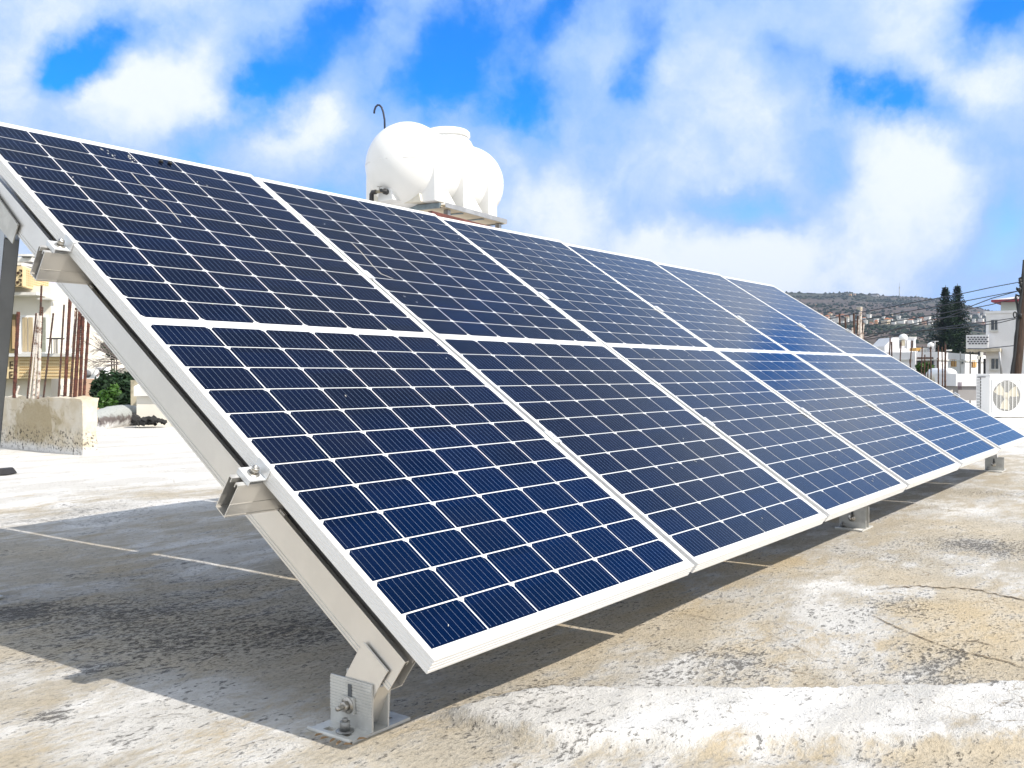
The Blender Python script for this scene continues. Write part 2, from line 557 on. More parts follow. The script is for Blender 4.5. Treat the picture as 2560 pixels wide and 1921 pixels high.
CELL = cell_material()
SHEET = mat("white_backsheet", (.78, .79, .80), .1, var=.04, scale=12)
BUSB = mat("silver_busbar", (.22, .27, .36), .25, .3)
BLACKP = mat("black_plastic", (.02, .02, .022), .45)

PW, PH, GAP, PT = 1.038, 2.25, .022, .034
TILT = R(34.4994)
ct, st_ = math.cos(TILT), math.sin(TILT)
NB = [0, 0, .0058, .0181, .0333, .0504, .0668]
NTP = [0, -.0042, -.0122, -.0182, -.0239, -.0290, -.0331]
ORG = Vector((0, 0, .2))


def uvn(u, v, n=0.0):
    return ORG + Vector((u, v * ct - n * st_, v * st_ + n * ct))


def panel_meshes():
    out = {}
    # frame: profile swept round the rectangle, mitred corners. (d inward, n)
    prof = [(0, -.034), (0, -.0270), (.0013, -.0260), (.0013, -.0246), (0, -.0236), (0, -.0185), (.0013, -.0175), (.0013, -.0161), (0, -.0151),
            (0, -.0100), (.0013, -.0090), (.0013, -.0076), (0, -.0066), (0, -.0008), (.0008, 0), (.0108, 0), (.0114, -.0007), (.0114, -.0028), (.0026, -.0045),
            (.0026, -.032), (.030, -.032), (.030, -.034)]
    f = MB()
    for (d, n) in prof:
        f.v += [Vector((d, d, n)), Vector((PW - d, d, n)), Vector((PW - d, PH - d, n)), Vector((d, PH - d, n))]
    k = len(prof)
    for i in range(k):
        j = (i + 1) % k
        for c in range(4):
            e = (c + 1) % 4
            f.face([i * 4 + c, i * 4 + e, j * 4 + e, j * 4 + c])
    out["frame"] = (f, ALU)
    s = MB()
    s.box((.003, .003, -.0078), (PW - .003, PH - .003, -.0024))
    cl, bb = MB(), MB()
    cw, ch = .1634, .0869
    for half in (0, 1):
        for r in range(12):
            v0 = (.0250 + r * .0905) if half == 0 else (1.1400 + r * .0905)
            for c in range(6):
                u0 = .0169 + c * .1678
                k = .0095
                if half == 0:
                    P = [(u0, v0), (u0 + cw, v0), (u0 + cw, v0 + ch - k), (u0 + cw - k, v0 + ch), (u0 + k, v0 + ch), (u0, v0 + ch - k)]
                else:
                    P = [(u0 + k, v0), (u0 + cw - k, v0), (u0 + cw, v0 + k), (u0 + cw, v0 + ch), (u0, v0 + ch), (u0, v0 + k)]
                cl.poly([(x, y, -.0018) for x, y in P])
                for b in range(9):
                    x = u0 + cw * (b + .5) / 9
                    hw = .00034
                    bb.poly([(x - hw, v0 + .003, -.0014), (x + hw, v0 + .003, -.0014), (x + hw, v0 + ch - .003, -.0014), (x - hw, v0 + ch - .003, -.0014)])
                    for q in (.006, ch - .006):
                        g = .0008
                        bb.poly([(x - g, v0 + q - g, -.0012), (x + g, v0 + q - g, -.0012), (x + g, v0 + q + g, -.0012), (x - g, v0 + q + g, -.0012)])
    out["cell_grid"] = (cl, CELL)
    out["busbar_wires"] = (bb, BUSB)
    # bus ribbons glimpsed in the white margins, junction box behind
    s.m[0] = 4                                   # underside of the laminate, darkened to cut bounce and deepen the shade below
    rb = s
    for v in (1.1215, 1.1285):
        rb.box((.035, v, -.00235), (PW - .035, v + .0014, -.0020), 1)
    for c in range(3):
        rb.box((.06 + c * .33, .0165, -.00235), (.32 + c * .33, .0195, -.0020), 1)
    for c in range(5):
        rb.box((PW - .075 + c * .009, .0135, -.00235), (PW - .069 + c * .009, .0165, -.0020), 2)
    for c in range(12):
        rb.box((.02 + c * .0065, .0145, -.00235), (.0245 + c * .0065, .0165, -.0020), 3)
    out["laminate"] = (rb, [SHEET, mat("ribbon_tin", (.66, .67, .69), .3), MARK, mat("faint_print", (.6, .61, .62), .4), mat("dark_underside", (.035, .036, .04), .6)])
    return out


PM = panel_meshes()
LBL = ["",
       "second solar panel of the row, faint scratch down its upper cells",
       "third solar panel of the row, starting just where the white tank stand ends",
       "fourth solar panel of the row, between the second and third slotted front feet",
       "fifth solar panel, last but one of the tilted row",
       "last solar panel of the row, its free edge next to the air conditioner"]
LBL[0] = "nearest solar panel, its ribbed side frame bare, bird streak across its top cells"
panel_mesh_data = None
panels = []
for i in range(6):
    u0 = i * (PW + GAP)
    dl = ((NB[i + 1] - NB[i]) + (NTP[i + 1] - NTP[i])) * .5
    dv = ((NTP[i] - NB[i]) + (NTP[i + 1] - NB[i + 1])) * .5
    P0 = uvn(u0, 0, NB[i])
    ex = (uvn(u0 + PW, 0, NB[i] + dl) - P0).normalized()
    ey = (uvn(u0, PH, NB[i] + dv) - P0)
    ey = (ey - ex * ey.dot(ex)).normalized()
    ez = ex.cross(ey)
    M = Matrix(((ex.x, ey.x, ez.x, P0.x), (ex.y, ey.y, ez.y, P0.y), (ex.z, ey.z, ez.z, P0.z), (0, 0, 0, 1)))
    if i == 0:
        t = thing("solar_module", (0, 0, 0), LBL[0], "solar panel", "solar panels in the tilted row", M=M)
        for nm, (mb, mm) in PM.items():
            mb.build(nm, mm, t)
        proto = t
    else:
        t = copy_tree(proto)
        t.matrix_world = M
        t["label"] = LBL[i]
    panels.append(t)

# droppings and marks belonging to single panels


def mark(panel, name, polys, m, label=None, thick=.0006):
    mb = MB()
    for pts, w in polys:
        for (a, b) in zip(pts, pts[1:]):
            a, b = Vector(a), Vector(b)
            d = (b - a).normalized()
            q = Vector((-d.y, d.x, 0)) * w * .5
            mb.prism([(*(a - q).xy, -.0010), (*(b - q).xy, -.0010), (*(b + q).xy, -.0010), (*(a + q).xy, -.0010)], (0, 0, thick))
    o = mb.build(name, m, panel)
    if label:
        o["label"] = label
    return o


def on_panel(px, py):                            # photo pixel -> panel plane u, v
    n = Vector((0, -st_, ct))
    d = ray(px, py)
    k = (ORG - CAM).dot(n) / d.dot(n)
    p = CAM + d * k - ORG
    return Vector((p.x, p.y * ct + p.z * st_, 0))


DROP = mat("bird_dropping", (.62, .60, .54), .8)
r5 = random.Random(11)
pts = [on_panel(*p) for p in ((329, 430), (348, 452), (366, 469), (390, 491), (415, 510), (434, 532), (454, 554))]
mark(panels[0], "dropping_streak", [([p + Vector((r5.uniform(-.003, .003), 0, 0)) for p in pts], .0025)], DROP)
spots = []
for (px, py, n) in ((283, 388, 5), (330, 398, 6), (268, 378, 3), (365, 497, 2), (318, 385, 3)):
    c = on_panel(px, py)
    for k in range(n):
        a = c + Vector((r5.uniform(-.012, .012), r5.uniform(-.02, .02), 0))
        spots.append(([a, a + Vector((r5.uniform(-.004, .004), r5.uniform(.005, .012), 0))], r5.uniform(.0015, .004)))
mark(panels[0], "dropping_splash", spots, DROP)
for (px, py) in ((403, 404), (425, 408)):
    cl = MB()
    c = on_panel(px, py)
    cl.lathe([(.0, -.001), (.005, .0), (.0055, .006), (.003, .010), (0, .011)], (c.x, c.y, -.001), seg=10, sy=1.5)
    cl.build("dark_clip", BLACKP, panels[0])
r5 = random.Random(3)
off = Vector((PW + GAP, 0, 0))
pts = [on_panel(*p) - off for p in ((880, 600), (905, 625), (935, 660), (955, 680), (985, 692))]
mark(panels[1], "dropping_streak", [(pts, .0028)], DROP)
for pi in range(6):
    lst = []
    for k in range(12):
        a = Vector((r5.uniform(.03, PW - .03), r5.uniform(.03, PH - .03), 0))
        b = a + Vector((r5.uniform(-.006, .006), r5.uniform(.002, .009), 0))
        lst.append(([a, b], r5.uniform(.001, .002)))
    mark(panels[pi], "dust_specks", lst, DROP)

# ------------------------------------------------------------------ mounting rack


def n_off(u, v):
    k = min(max(u / (PW + GAP), 0), 5.999)
    i = int(k)
    f = k - i
    nb = NB[i] * (1 - f) + NB[i + 1] * f
    nt = NTP[i] * (1 - f) + NTP[i + 1] * f
    return nb + (nt - nb) * v / PH


rack = thing("solar_rack", (3.15, 1.0, 0), "aluminium rack of slotted feet, sloping beams and two long rails under the solar panels", "panel rack")
RO = at_origin(rack)


def channel(name, a, b, wdir, hdir, w, h, lip=.011, t=.0022, step=True, parent=rack, label=None):
    """open channel from a to b; wdir across, hdir towards the open top; a/b lie on the bottom outer corner"""
    a, b, wd, hd = Vector(a), Vector(b), Vector(wdir).normalized(), Vector(hdir).normalized()
    mb = MB()

    def bar(w0, w1, h0, h1):
        mb.hexa([a + wd * w0 + hd * h0, b + wd * w0 + hd * h0, b + wd * w1 + hd * h0, a + wd * w1 + hd * h0,
                 a + wd * w0 + hd * h1, b + wd * w0 + hd * h1, b + wd * w1 + hd * h1, a + wd * w1 + hd * h1])
    bar(0, w, 0, t)
    bar(0, t, t, h - t)
    bar(w - t, w, t, h - t)
    bar(0, lip, h - t, h)
    bar(w - lip, w, h - t, h)
    bar(lip - t, lip, h - .011, h - t)
    bar(w - lip, w - lip + t, h - .011, h - t)
    if step:
        for s0, s1 in ((-.0016, 0), (w, w + .0016)):
            bar(s0, s1, .0, .0045)
            bar(s0, s1, .0095, .0125)
    else:
        for s0, s1 in ((-.0007, 0), (w, w + .0007)):
            bar(s0, s1, h * .40, h * .40 + .0012)
            bar(s0, s1, 0, .004)
    o = mb.build(name, MILL, parent, RO)
    if label:
        o["label"] = label
    return o


RAILV = (.547, 1.484)
RW, RH = .036, .083
nrm = Vector((0, -st_, ct))
vdir = Vector((0, ct, st_))
for v in RAILV:
    mbs = []
    us = [-.063] + [k * (PW + GAP) - GAP / 2 for k in range(1, 6)] + [6 * PW + 5 * GAP + .06]
    mb = MB()
    for a, b in zip(us, us[1:]):
        A = uvn(a, v, n_off(a, v) - PT - RH)
        B = uvn(b, v, n_off(b, v) - PT - RH)
        t = .0022
        for (w0, w1, h0, h1) in ((0, RW, 0, t), (0, t, t, RH - t), (RW - t, RW, t, RH - t), (0, .011, RH - t, RH), (RW - .011, RW, RH - t, RH),
                                 (.011 - t, .011, RH - .011, RH - t), (RW - .011, RW - .011 + t, RH - .011, RH - t), (-.0008, 0, RH * .4, RH * .4 + .001), (-.0008, 0, 0, .004)):
            mb.hexa([A + vdir * w0 + nrm * h0, B + vdir * w0 + nrm * h0, B + vdir * w1 + nrm * h0, A + vdir * w1 + nrm * h0,
                     A + vdir * w0 + nrm * h1, B + vdir * w0 + nrm * h1, B + vdir * w1 + nrm * h1, A + vdir * w1 + nrm * h1])
    mb.build("long_rail", MILL, rack, RO)


def hexbolt(name, c, ax, r, h, m, parent, shaft=0.0, washer=True, M=None, socket=False):
    mb = MB()
    ax = Vector(ax).normalized()
    if washer:
        mb.lathe([(r * 1.55, 0), (r * 1.6, r * .12), (r * 1.55, r * .22), (0, r * .23)], c, ax, 20)
    if socket:
        mb.lathe([(r, r * .2), (r, h * .9), (r * .9, h), (r * .55, h), (r * .5, h * .55), (0, h * .55)], c, ax, 20)
    else:
        mb.lathe([(r, r * .2), (r, r * .2 + h * .92), (r * .88, r * .2 + h), (0, r * .2 + h)], c, ax, 6)
    if shaft:
        mb.lathe([(r * .5, r * .2 + h), (r * .52, r * .2 + h + shaft * .25), (r * .48, r * .2 + h + shaft * .5), (r * .52, r * .2 + h + shaft * .7), (r * .45, r * .2 + h + shaft), (0, r * .2 + h + shaft)], c, ax, 12)
    return mb.build(name, m, parent, M)


def foot(x, y, zb, front=True, sgn=1):
    """slotted bracket: base plate, ribbed uprights, washer, bolts, anchors. x = left end of the plate, y = front edge"""
    L, D, T = .168, .122, .006
    b = MB()
    # plate with two slots left open on each wing
    ys = [(0, .030), (.046, .076), (.092, .122)]
    for wx0, wx1 in ((0, .058), (.110, L)):
        b.box((x + wx0, y, zb), (x + wx0 + .018, y + D, zb + T))
        b.box((x + wx0 + .034, y, zb), (x + wx1, y + D, zb + T))
        for y0, y1 in ((0, .026), (.050, .072), (.096, .122)):
            b.box((x + wx0 + .018, y + y0, zb), (x + wx0 + .034, y + y1, zb + T))
    b.box((x + .058, y, zb), (x + .110, y + D, zb + T))
    b.tube([(x + .003, y, zb + .006), (x + .003, y + D, zb + .006)], .0045, 8)
    o = b.build("base_plate", GALV, rack, RO)
    up = MB()
    H = .100
    for xx, sg in ((x + .0625, -1), (x + .1065, 1)):
        up.box((xx - .002, y + .0015, zb + T), (xx + .002, y + .1205, zb + H))
        for k in range(11):
            z0 = zb + .031 + k * .0062
            x0 = xx + sg * .002
            up.box((min(x0, x0 + sg * .0016), y + .0015, z0), (max(x0, x0 + sg * .0016), y + .1205, z0 + .0032))
    o2 = up.build("upright_plate", GALV, rack, RO)
    w = MB()
    cy = y + .062
    w.box((x + .0528, cy - .016, zb + .034), (x + .0585, cy + .016, zb + .066))
    o3 = w.build("square_washer", GALV, rack, RO)
    sl = MB()
    sl.box((x + .0576, cy - .005, zb + .066), (x + .0592, cy + .005, zb + .090))
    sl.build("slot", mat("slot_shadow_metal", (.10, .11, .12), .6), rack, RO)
    hexbolt("clamp_bolt", (x + .0528, cy, zb + .050), (-1, 0, 0), .0105, .011, STAIN, rack, shaft=.016, M=RO)
    for yy in ((.038,) if x < 1 else (.084,)):
        hexbolt("anchor_bolt", (x + .034, y + yy + .012, zb + T), (0, 0, 1), .0115, .018, DULL, rack, shaft=.006, M=RO)
    hexbolt("anchor_bolt", (x + .136, y + .086, zb + T), (0, 0, 1), .0115, .018, DULL, rack, shaft=.006, M=RO)
    return o


BEAMX = (.072, 3.125, 6.315)
BH, BW = .078, .036
for k, bx in enumerate(BEAMX):
    zf = roof_z(bx, .25)
    zr = roof_z(bx, 2.0)
    o0, o1 = n_off(bx, 0), n_off(bx, PH)
    top0 = -PT - RH
    A = uvn(bx, .088, top0 - BH + n_off(bx, .088))
    B = uvn(bx, 2.16, top0 - BH + n_off(bx, 2.16))
    d = (B - A).normalized()
    hd = Vector((0, -d.z, d.y))
    channel("sloping_beam", A, B, (1, 0, 0), hd, BW, BH)
    fx = bx - .072
    fy = (.216, .160, .125)[k]
    foot(fx, fy, zf + .001)
    # adapter plates between the uprights and the beam
    for xx in (fx + .0650, fx + .1125):
        ad = MB()
        t0 = .0022 if xx < fx + .1 else -.0022
        ring = [(y, z) for y, z in ((fy + .012, zf + .012), (fy + .075, zf + .010), (fy + .112, zf + .060))]
        no = n_off(bx, .1)
        W_ = lambda v_, n_: uvn(0, v_, n_ + no)
        ring = [W_(.187, -.160), W_(.108, -.160), W_(.108, -.188), W_(.106, -.230), Vector((0, fy + .008, zf + .012)), Vector((0, fy + .086, zf + .012)), W_(.188, -.251), W_(.190, -.186)]
        ad.prism([(xx, p[1], p[2]) for p in ring], (t0, 0, 0))
        x0_, x1_ = (xx - .0016, xx + .0030) if t0 > 0 else (xx - .0030, xx + .0016)
        q0, q1, q2, q3 = W_(.1875, -.1645), W_(.1075, -.1645), W_(.1075, -.1590), W_(.1875, -.1590)
        ad.hexa([Vector((x0_, q.y, q.z)) for q in (q0, q1, q2, q3)] + [Vector((x1_, q.y, q.z)) for q in (q0, q1, q2, q3)])
        ad.build("adapter_plate", MILL, rack, RO)
    cr = MB()
    pp0 = Vector((fx + .0682, fy + .030, zf + .014))
    cr.hexa([(fx + .0682, fy + .030, zf + .012), (fx + .1092, fy + .030, zf + .012), (fx + .1092, fy + .034, zf + .012), (fx + .0682, fy + .034, zf + .012),
             (fx + .0682, A.y + .024, A.z + .002), (fx + .1092, A.y + .024, A.z + .002), (fx + .1092, A.y + .030, A.z + .002), (fx + .0682, A.y + .030, A.z + .002)])
    cr.build("adapter_web", MILL, rack, RO)
    # rear leg leaning back to its own foot
    T1 = A + d * 1.93 + hd * .02
    foot(fx, 1.98 - .01, zr + .001)
    Bt = Vector((bx, 2.01, zr + .02))
    ld = (T1 - Bt).normalized()
    wd = Vector((0, -ld.z, ld.y)) * -1
    leg = MB()
    for xx in (bx - .004, bx + BW + .0015):
        a0, b0 = Vector((xx, Bt.y, Bt.z)), Vector((xx, T1.y, T1.z))
        leg.hexa([a0 - wd * .042, a0 + wd * .042, a0 + wd * .042 + Vector((.0025, 0, 0)), a0 - wd * .042 + Vector((.0025, 0, 0)),
                  b0 - wd * .042, b0 + wd * .042, b0 + wd * .042 + Vector((.0025, 0, 0)), b0 - wd * .042 + Vector((.0025, 0, 0))])
    for sg in (-1, 1):
        a0, b0 = Bt + wd * .042 * sg, T1 + wd * .042 * sg - ld * .09
        leg.hexa([a0 + Vector((-.004, 0, 0)), a0 + Vector((BW + .004, 0, 0)), a0 + Vector((BW + .004, 0, 0)) - wd * .0025 * sg, a0 + Vector((-.004, 0, 0)) - wd * .0025 * sg,
                  b0 + Vector((-.004, 0, 0)), b0 + Vector((BW + .004, 0, 0)), b0 + Vector((BW + .004, 0, 0)) - wd * .0025 * sg, b0 + Vector((-.004, 0, 0)) - wd * .0025 * sg])
    leg.build("rear_leg", mat("rear_leg_metal", (.50, .53, .56), .4, .75, var=.12, scale=8), rack, RO)
    # sleeve plate hugging the beam at the leg's head
    c0 = A + d * 1.80 - hd * .03
    c1 = A + d * 2.03 - hd * .03
    for xx in (bx - .0075, bx + BW + .0045):
        sv = MB()
        sv.hexa([Vector((xx, q.y, q.z)) for q in (c0, c1, c1 + hd * .075, c0 + hd * .062)] + [Vector((xx + .003, q.y, q.z)) for q in (c0, c1, c1 + hd * .075, c0 + hd * .062)])
        sv.hexa([Vector((xx - .002, q.y, q.z)) for q in (c0 + hd * .058, c1 + hd * .071, c1 + hd * .076, c0 + hd * .063)] + [Vector((xx + .0028, q.y, q.z)) for q in (c0 + hd * .058, c1 + hd * .071, c1 + hd * .076, c0 + hd * .063)])
        sv.build("leg_sleeve", GALV, rack, RO)
    # small hooks holding the rails on the beam
    for v in RAILV:
        for vv in (v - .022, v + RW + .002):
            hk = MB()
            p = uvn(bx, vv, n_off(bx, v) - PT - RH)
            for dx in (.004, .026):
                q = p + Vector((dx, 0, 0))
                hk.hexa([q, q + Vector((.006, 0, 0)), q + Vector((.006, 0, 0)) + vdir * .020, q + vdir * .020,
                         q + nrm * .004, q + Vector((.006, 0, 0)) + nrm * .004, q + Vector((.006, 0, 0)) + vdir * .020 + nrm * .004, q + vdir * .020 + nrm * .004])
            hk.build("rail_hook", MILL, rack, RO)

# end clamps on the free rail ends, mid clamps over the seams
WHT = mat("clamp_white_anodised", (.80, .82, .84), .4, .3, var=.04, scale=20)


def loc_box(mb, u0, u1, v0, v1, n0, n1, uo, vo):
    mb.hexa([uvn(u, v, n + n_off(uo, vo)) for n in (n0, n1) for (u, v) in ((u0, v0), (u1, v0), (u1, v1), (u0, v1))])


ROWL = 6 * PW + 5 * GAP
for v in RAILV:
    vc = v + RW / 2
    for (sg, ue) in ((-1, 0.0), (1, ROWL)):
        mb = MB()
        a0, a1 = sorted((ue + sg * .0008, ue + sg * .044))
        loc_box(mb, a0, a1, vc - .022, vc + .022, -PT + .0102, -PT + .0132, ue, v)
        b0, b1 = sorted((ue + sg * .0410, ue + sg * .044))
        loc_box(mb, b0, b1, vc - .022, vc + .022, -PT + .0005, -PT + .0102, ue, v)
        c0, c1 = sorted((ue + sg * .0008, ue + sg * .0036))
        loc_box(mb, c0, c1, vc - .022, vc + .022, -PT + .0132, .0012, ue, v)
        d0, d1 = sorted((ue + sg * .0036, ue - sg * .009))
        loc_box(mb, d0, d1, vc - .022, vc + .022, .0012, .0040, ue, v)
        o = mb.build("end_clamp", WHT, rack, RO)
        hexbolt("clamp_screw", uvn(ue + sg * .021, vc, -PT + .0132 + n_off(ue, v)), nrm, .0085, .016, STAIN, o, washer=True, socket=True)
    for k in range(1, 6):
        us = k * (PW + GAP) - GAP / 2
        mb = MB()
        loc_box(mb, us - .0135, us + .0165, vc - .026, vc + .026, .0008, .0038, us, v)
        loc_box(mb, us - .0065, us + .0065, vc - .025, vc + .025, -PT, .0008, us, v)
        o = mb.build("mid_clamp", WHT, rack, RO)
        mk = MB()
        for q in range(3):
            loc_box(mk, us - .003 + q * .003, us - .0015 + q * .003, vc - .004, vc + .003, .0038, .0042, us, v)
        mk.build("stamp_mark", MARK, o)

# ================================================================== background
GREEN_L = mat("leaf_green", (.055, .13, .018), .5, col2=(.025, .07, .012), scale=3, spec=.4)
GREEN_D = mat("leaf_dark", (.022, .055, .018), .55, col2=(.012, .032, .012), scale=2, spec=.35)
PINE = mat("pine_needles", (.030, .070, .024), .7, col2=(.012, .026, .014), scale=.6, spec=.3)
BARK = mat("bark", (.10, .07, .05), .9, var=.4, scale=20)
WHITE = mat("white_render", (.86, .86, .88), .85, var=.07, scale=.6)
WHITE2 = mat("white_render_aged", (.76, .75, .71), .88, var=.14, scale=1.2)
CREAM = mat("cream_wall", (.82, .78, .69), .88, var=.08, scale=1)
YELLOW = mat("yellow_block", (.78, .62, .36), .85, var=.1, scale=3)
PEACH = mat("peach_wall", (.70, .46, .32), .88, var=.08, scale=2)
GLASS = mat("window_glass", (.035, .045, .055), .08, spec=.8, var=.4, scale=2)
CURT = mat("curtain", (.52, .42, .27), .8, var=.25, scale=7, stretch=(6, 6, .3))
DARK = mat("dark_opening", (.025, .025, .028), .8)
TERRA = mat("terracotta_tiles", (.52, .19, .08), .8, var=.35, scale=9)
RUST = mat("rusty_bar", (.13, .045, .03), .85, col2=(.055, .022, .018), scale=30, bump=.4, bscale=200)
RUSTD = mat("dark_rusty_bar", (.045, .03, .026), .85, col2=(.10, .045, .03), scale=25, bump=.3, bscale=200)
CEMBAR = mat("cement_coated_bar", (.62, .56, .50), .9, col2=(.16, .09, .06), scale=22, lo=.35, hi=.5)
BLK = mat("black_steel", (.03, .03, .032), .5)
GREYM = mat("grey_metal", (.42, .43, .45), .5, .4, var=.2, scale=6)
BROWNM = mat("brown_oxide_steel", (.16, .055, .045), .7, var=.3, scale=12)
SHUT = mat("ochre_shutter", (.66, .38, .10), .7, var=.25, scale=3, stretch=(8, 8, .5))
PVC = mat("white_plastic", (.88, .88, .87), .32, var=.03, scale=2)


def wbox(mb, p, dx, dy, z0, z1, mi=0):           # axis aligned box: p corner at x,y; extents; z range absolute
    x0, x1 = sorted((p[0], p[0] + dx))
    y0, y1 = sorted((p[1], p[1] + dy))
    mb.box((x0, y0, z0), (x1, y1, z1), mi)
    return mb


def zpx(py, D):                                   # height seen at photo row py, D metres forward
    return CAM.z + (934.25 - py) / FPX * D


# ------------------------------------------------------------------ terrain and hills
SKYL = [(-4000, 745), (0, 735), (1500, 733), (1962, 731.5), (2048, 734.7), (2124, 732.5), (2180, 738), (2203, 740), (2247, 741.5), (2290, 743), (2317, 746),
        (2344, 748), (2400, 758), (2424, 767), (2447, 771), (2467, 777), (2501, 781), (2700, 800), (3300, 840), (4500, 870)]


def skyl(px):
    for (a, ya), (b, yb) in zip(SKYL, SKYL[1:]):
        if px <= b:
            return ya + (yb - ya) * max(0, (px - a) / (b - a))
    return SKYL[-1][1]


def terr_row(f, px):                              # photo row of the ground surface at path fraction f (0 near .. 1 ridge)
    top = skyl(px)
    keys = [(0, 0), (.30, .0), (.45, .05), (.60, .40), (.68, .56), (.75, .63), (.88, .84), (1.0, 1.0)]
    for (a, ya), (b, yb) in zip(keys, keys[1:]):
        if f <= b:
            k = ya + (yb - ya) * (f - a) / (b - a)
            break
    return k, top


def terrain_point(px, f):
    D = 45 * (1700 / 45) ** f if f <= 1 else 1700 + (f - 1) * 4000
    k, top = terr_row(min(f, 1), px)
    d = ray(px, 934.25)
    base = CAM + d * D
    el = (934.25 - top) / FPX
    z = (CAM.z - 6.9 * (1 - k) + el * D * k) if f <= 1 else CAM.z + el * 1700 * max(.0, 1 - (f - 1) * 2)
    bump = mnoise.noise((base.x * .012, base.y * .012, .5)) * 6 * min(1, max(0, f - .5) * 2) + mnoise.noise((base.x * .05, base.y * .05, 2)) * 1.2 * min(1, max(0, f - .35) * 2)
    if f < .98:
        z += bump * (1 - max(0, f - .8) * 3)
    return Vector((base.x, base.y, z))


def build_terrain():
    mb = MB()
    cols = list(range(-1400, 4400, 22))
    rows = [i / 60 for i in range(0, 61)] + [1.06, 1.2, 1.6]
    for px in cols:
        for f in rows:
            mb.v.append(terrain_point(px, f))
    n = len(rows)
    for i in range(len(cols) - 1):
        for j in range(n - 1):
            mb.face([i * n + j, (i + 1) * n + j, (i + 1) * n + j + 1, i * n + j + 1], 0, True)
    m = bpy.data.materials.new("scrub_hillside")
    m.use_nodes = True
    T = NT(m.node_tree)
    vec = T.n("ShaderNodeTexCoord").outputs["Object"]
    big = T.noise(vec, .004, 6, .6).outputs["Fac"]
    mid = T.noise(vec, .03, 8, .68).outputs["Fac"]
    fine = T.noise(vec, .14, 6, .7).outputs["Fac"]
    c = T.mix(T.ramp(mid, .35, .65), (.060, .052, .050), (.135, .105, .088))
    c = T.mix(T.ramp(fine, .52, .66), c, (.21, .18, .155))
    g = T.math("ADD", T.math("MULTIPLY", fine, .6), T.math("MULTIPLY", big, .75))
    c = T.mix(T.ramp(g, .66, .78, 0, .92), c, (.035, .055, .028))
    c = T.mix(T.ramp(T.noise(vec, .08, 7, .7).outputs["Fac"], .56, .64, 0, .9), c, (.045, .055, .030))
    bs = T.n("ShaderNodeBsdfPrincipled", {"Base Color": c, "Roughness": .95, "Specular IOR Level": .1})
    T.t.links.new(bs.outputs[0], T.n("ShaderNodeOutputMaterial").inputs[0])
    tag(mb.build("hills", m), kind="structure")
    g = MB()
    g.box((-900, -900, -6.6), (5200, 5200, -6.15))
    tag(g.build("ground", mat("town_ground", (.26, .22, .17), .95, col2=(.10, .12, .06), scale=.06)), kind="structure")


build_terrain()


def hill_f(px, py):                               # path fraction whose surface is seen at row py
    lo, hi = .22, 1.0
    for _ in range(24):
        mid = (lo + hi) / 2
        p = terrain_point(px, mid)
        q = p - CAM
        row = 934.25 - (q.z) / q.dot(FW) * FPX
        if row > py:
            lo = mid
        else:
            hi = mid
    return lo


def scrub():
    rnd = random.Random(21)
    mb = MB()
    for k in range(13000):
        px = rnd.uniform(1900, 2640) if k % 7 else rnd.uniform(-600, 3600)
        f = rnd.uniform(.40, 1.0) ** .8
        p = terrain_point(px, min(f, .999))
        q = mnoise.noise((p.x * .006, p.y * .006, 9))
        if f < .645 and rnd.random() > .12:
            continue
        if f < .70 and rnd.random() < .45:
            continue
        if q < rnd.uniform(-.45, .35):
            continue
        D = (p - CAM).dot(FW)
        r = rnd.uniform(.5, 1.9) * (.6 + D / 1700)
        h = r * rnd.uniform(.7, 1.5)
        b = len(mb.v)
        n = 5
        a0 = rnd.random() * 6
        for (rr, hh) in ((.8, 0), (1.0, .45)):
            for i in range(n):
                a = a0 + i * 6.283 / n
                j = rnd.uniform(.7, 1.25)
                mb.v.append(p + Vector((math.cos(a) * r * rr * j, math.sin(a) * r * rr * j, h * hh * rnd.uniform(.8, 1.2) - .2)))
        mb.v.append(p + Vector((rnd.uniform(-.3, .3), 0, h)))
        for i in range(n):
            j = (i + 1) % n
            mb.face([b + i, b + j, b + n + j, b + n + i])
            mb.face([b + n + i, b + n + j, b + 2 * n])
    tag(mb.build("hillside_scrub", mat("scrub_green", (.035, .048, .032), .9, col2=(.018, .028, .022), scale=.05, spec=.1)), "dark scrub bushes dotted over the brown hillside", "scrub", kind="stuff")


scrub()

# ------------------------------------------------------------------ far hillside houses
HW = [mat("far_white", (.78, .77, .74), .9), mat("far_cream", (.66, .56, .40), .9), mat("far_pink", (.60, .40, .31), .9), mat("far_orange", (.62, .38, .20), .9)]
HR = [HW[0], TERRA, mat("far_grey_roof", (.38, .36, .35), .9)]
rnd = random.Random(33)
HOUSES = []
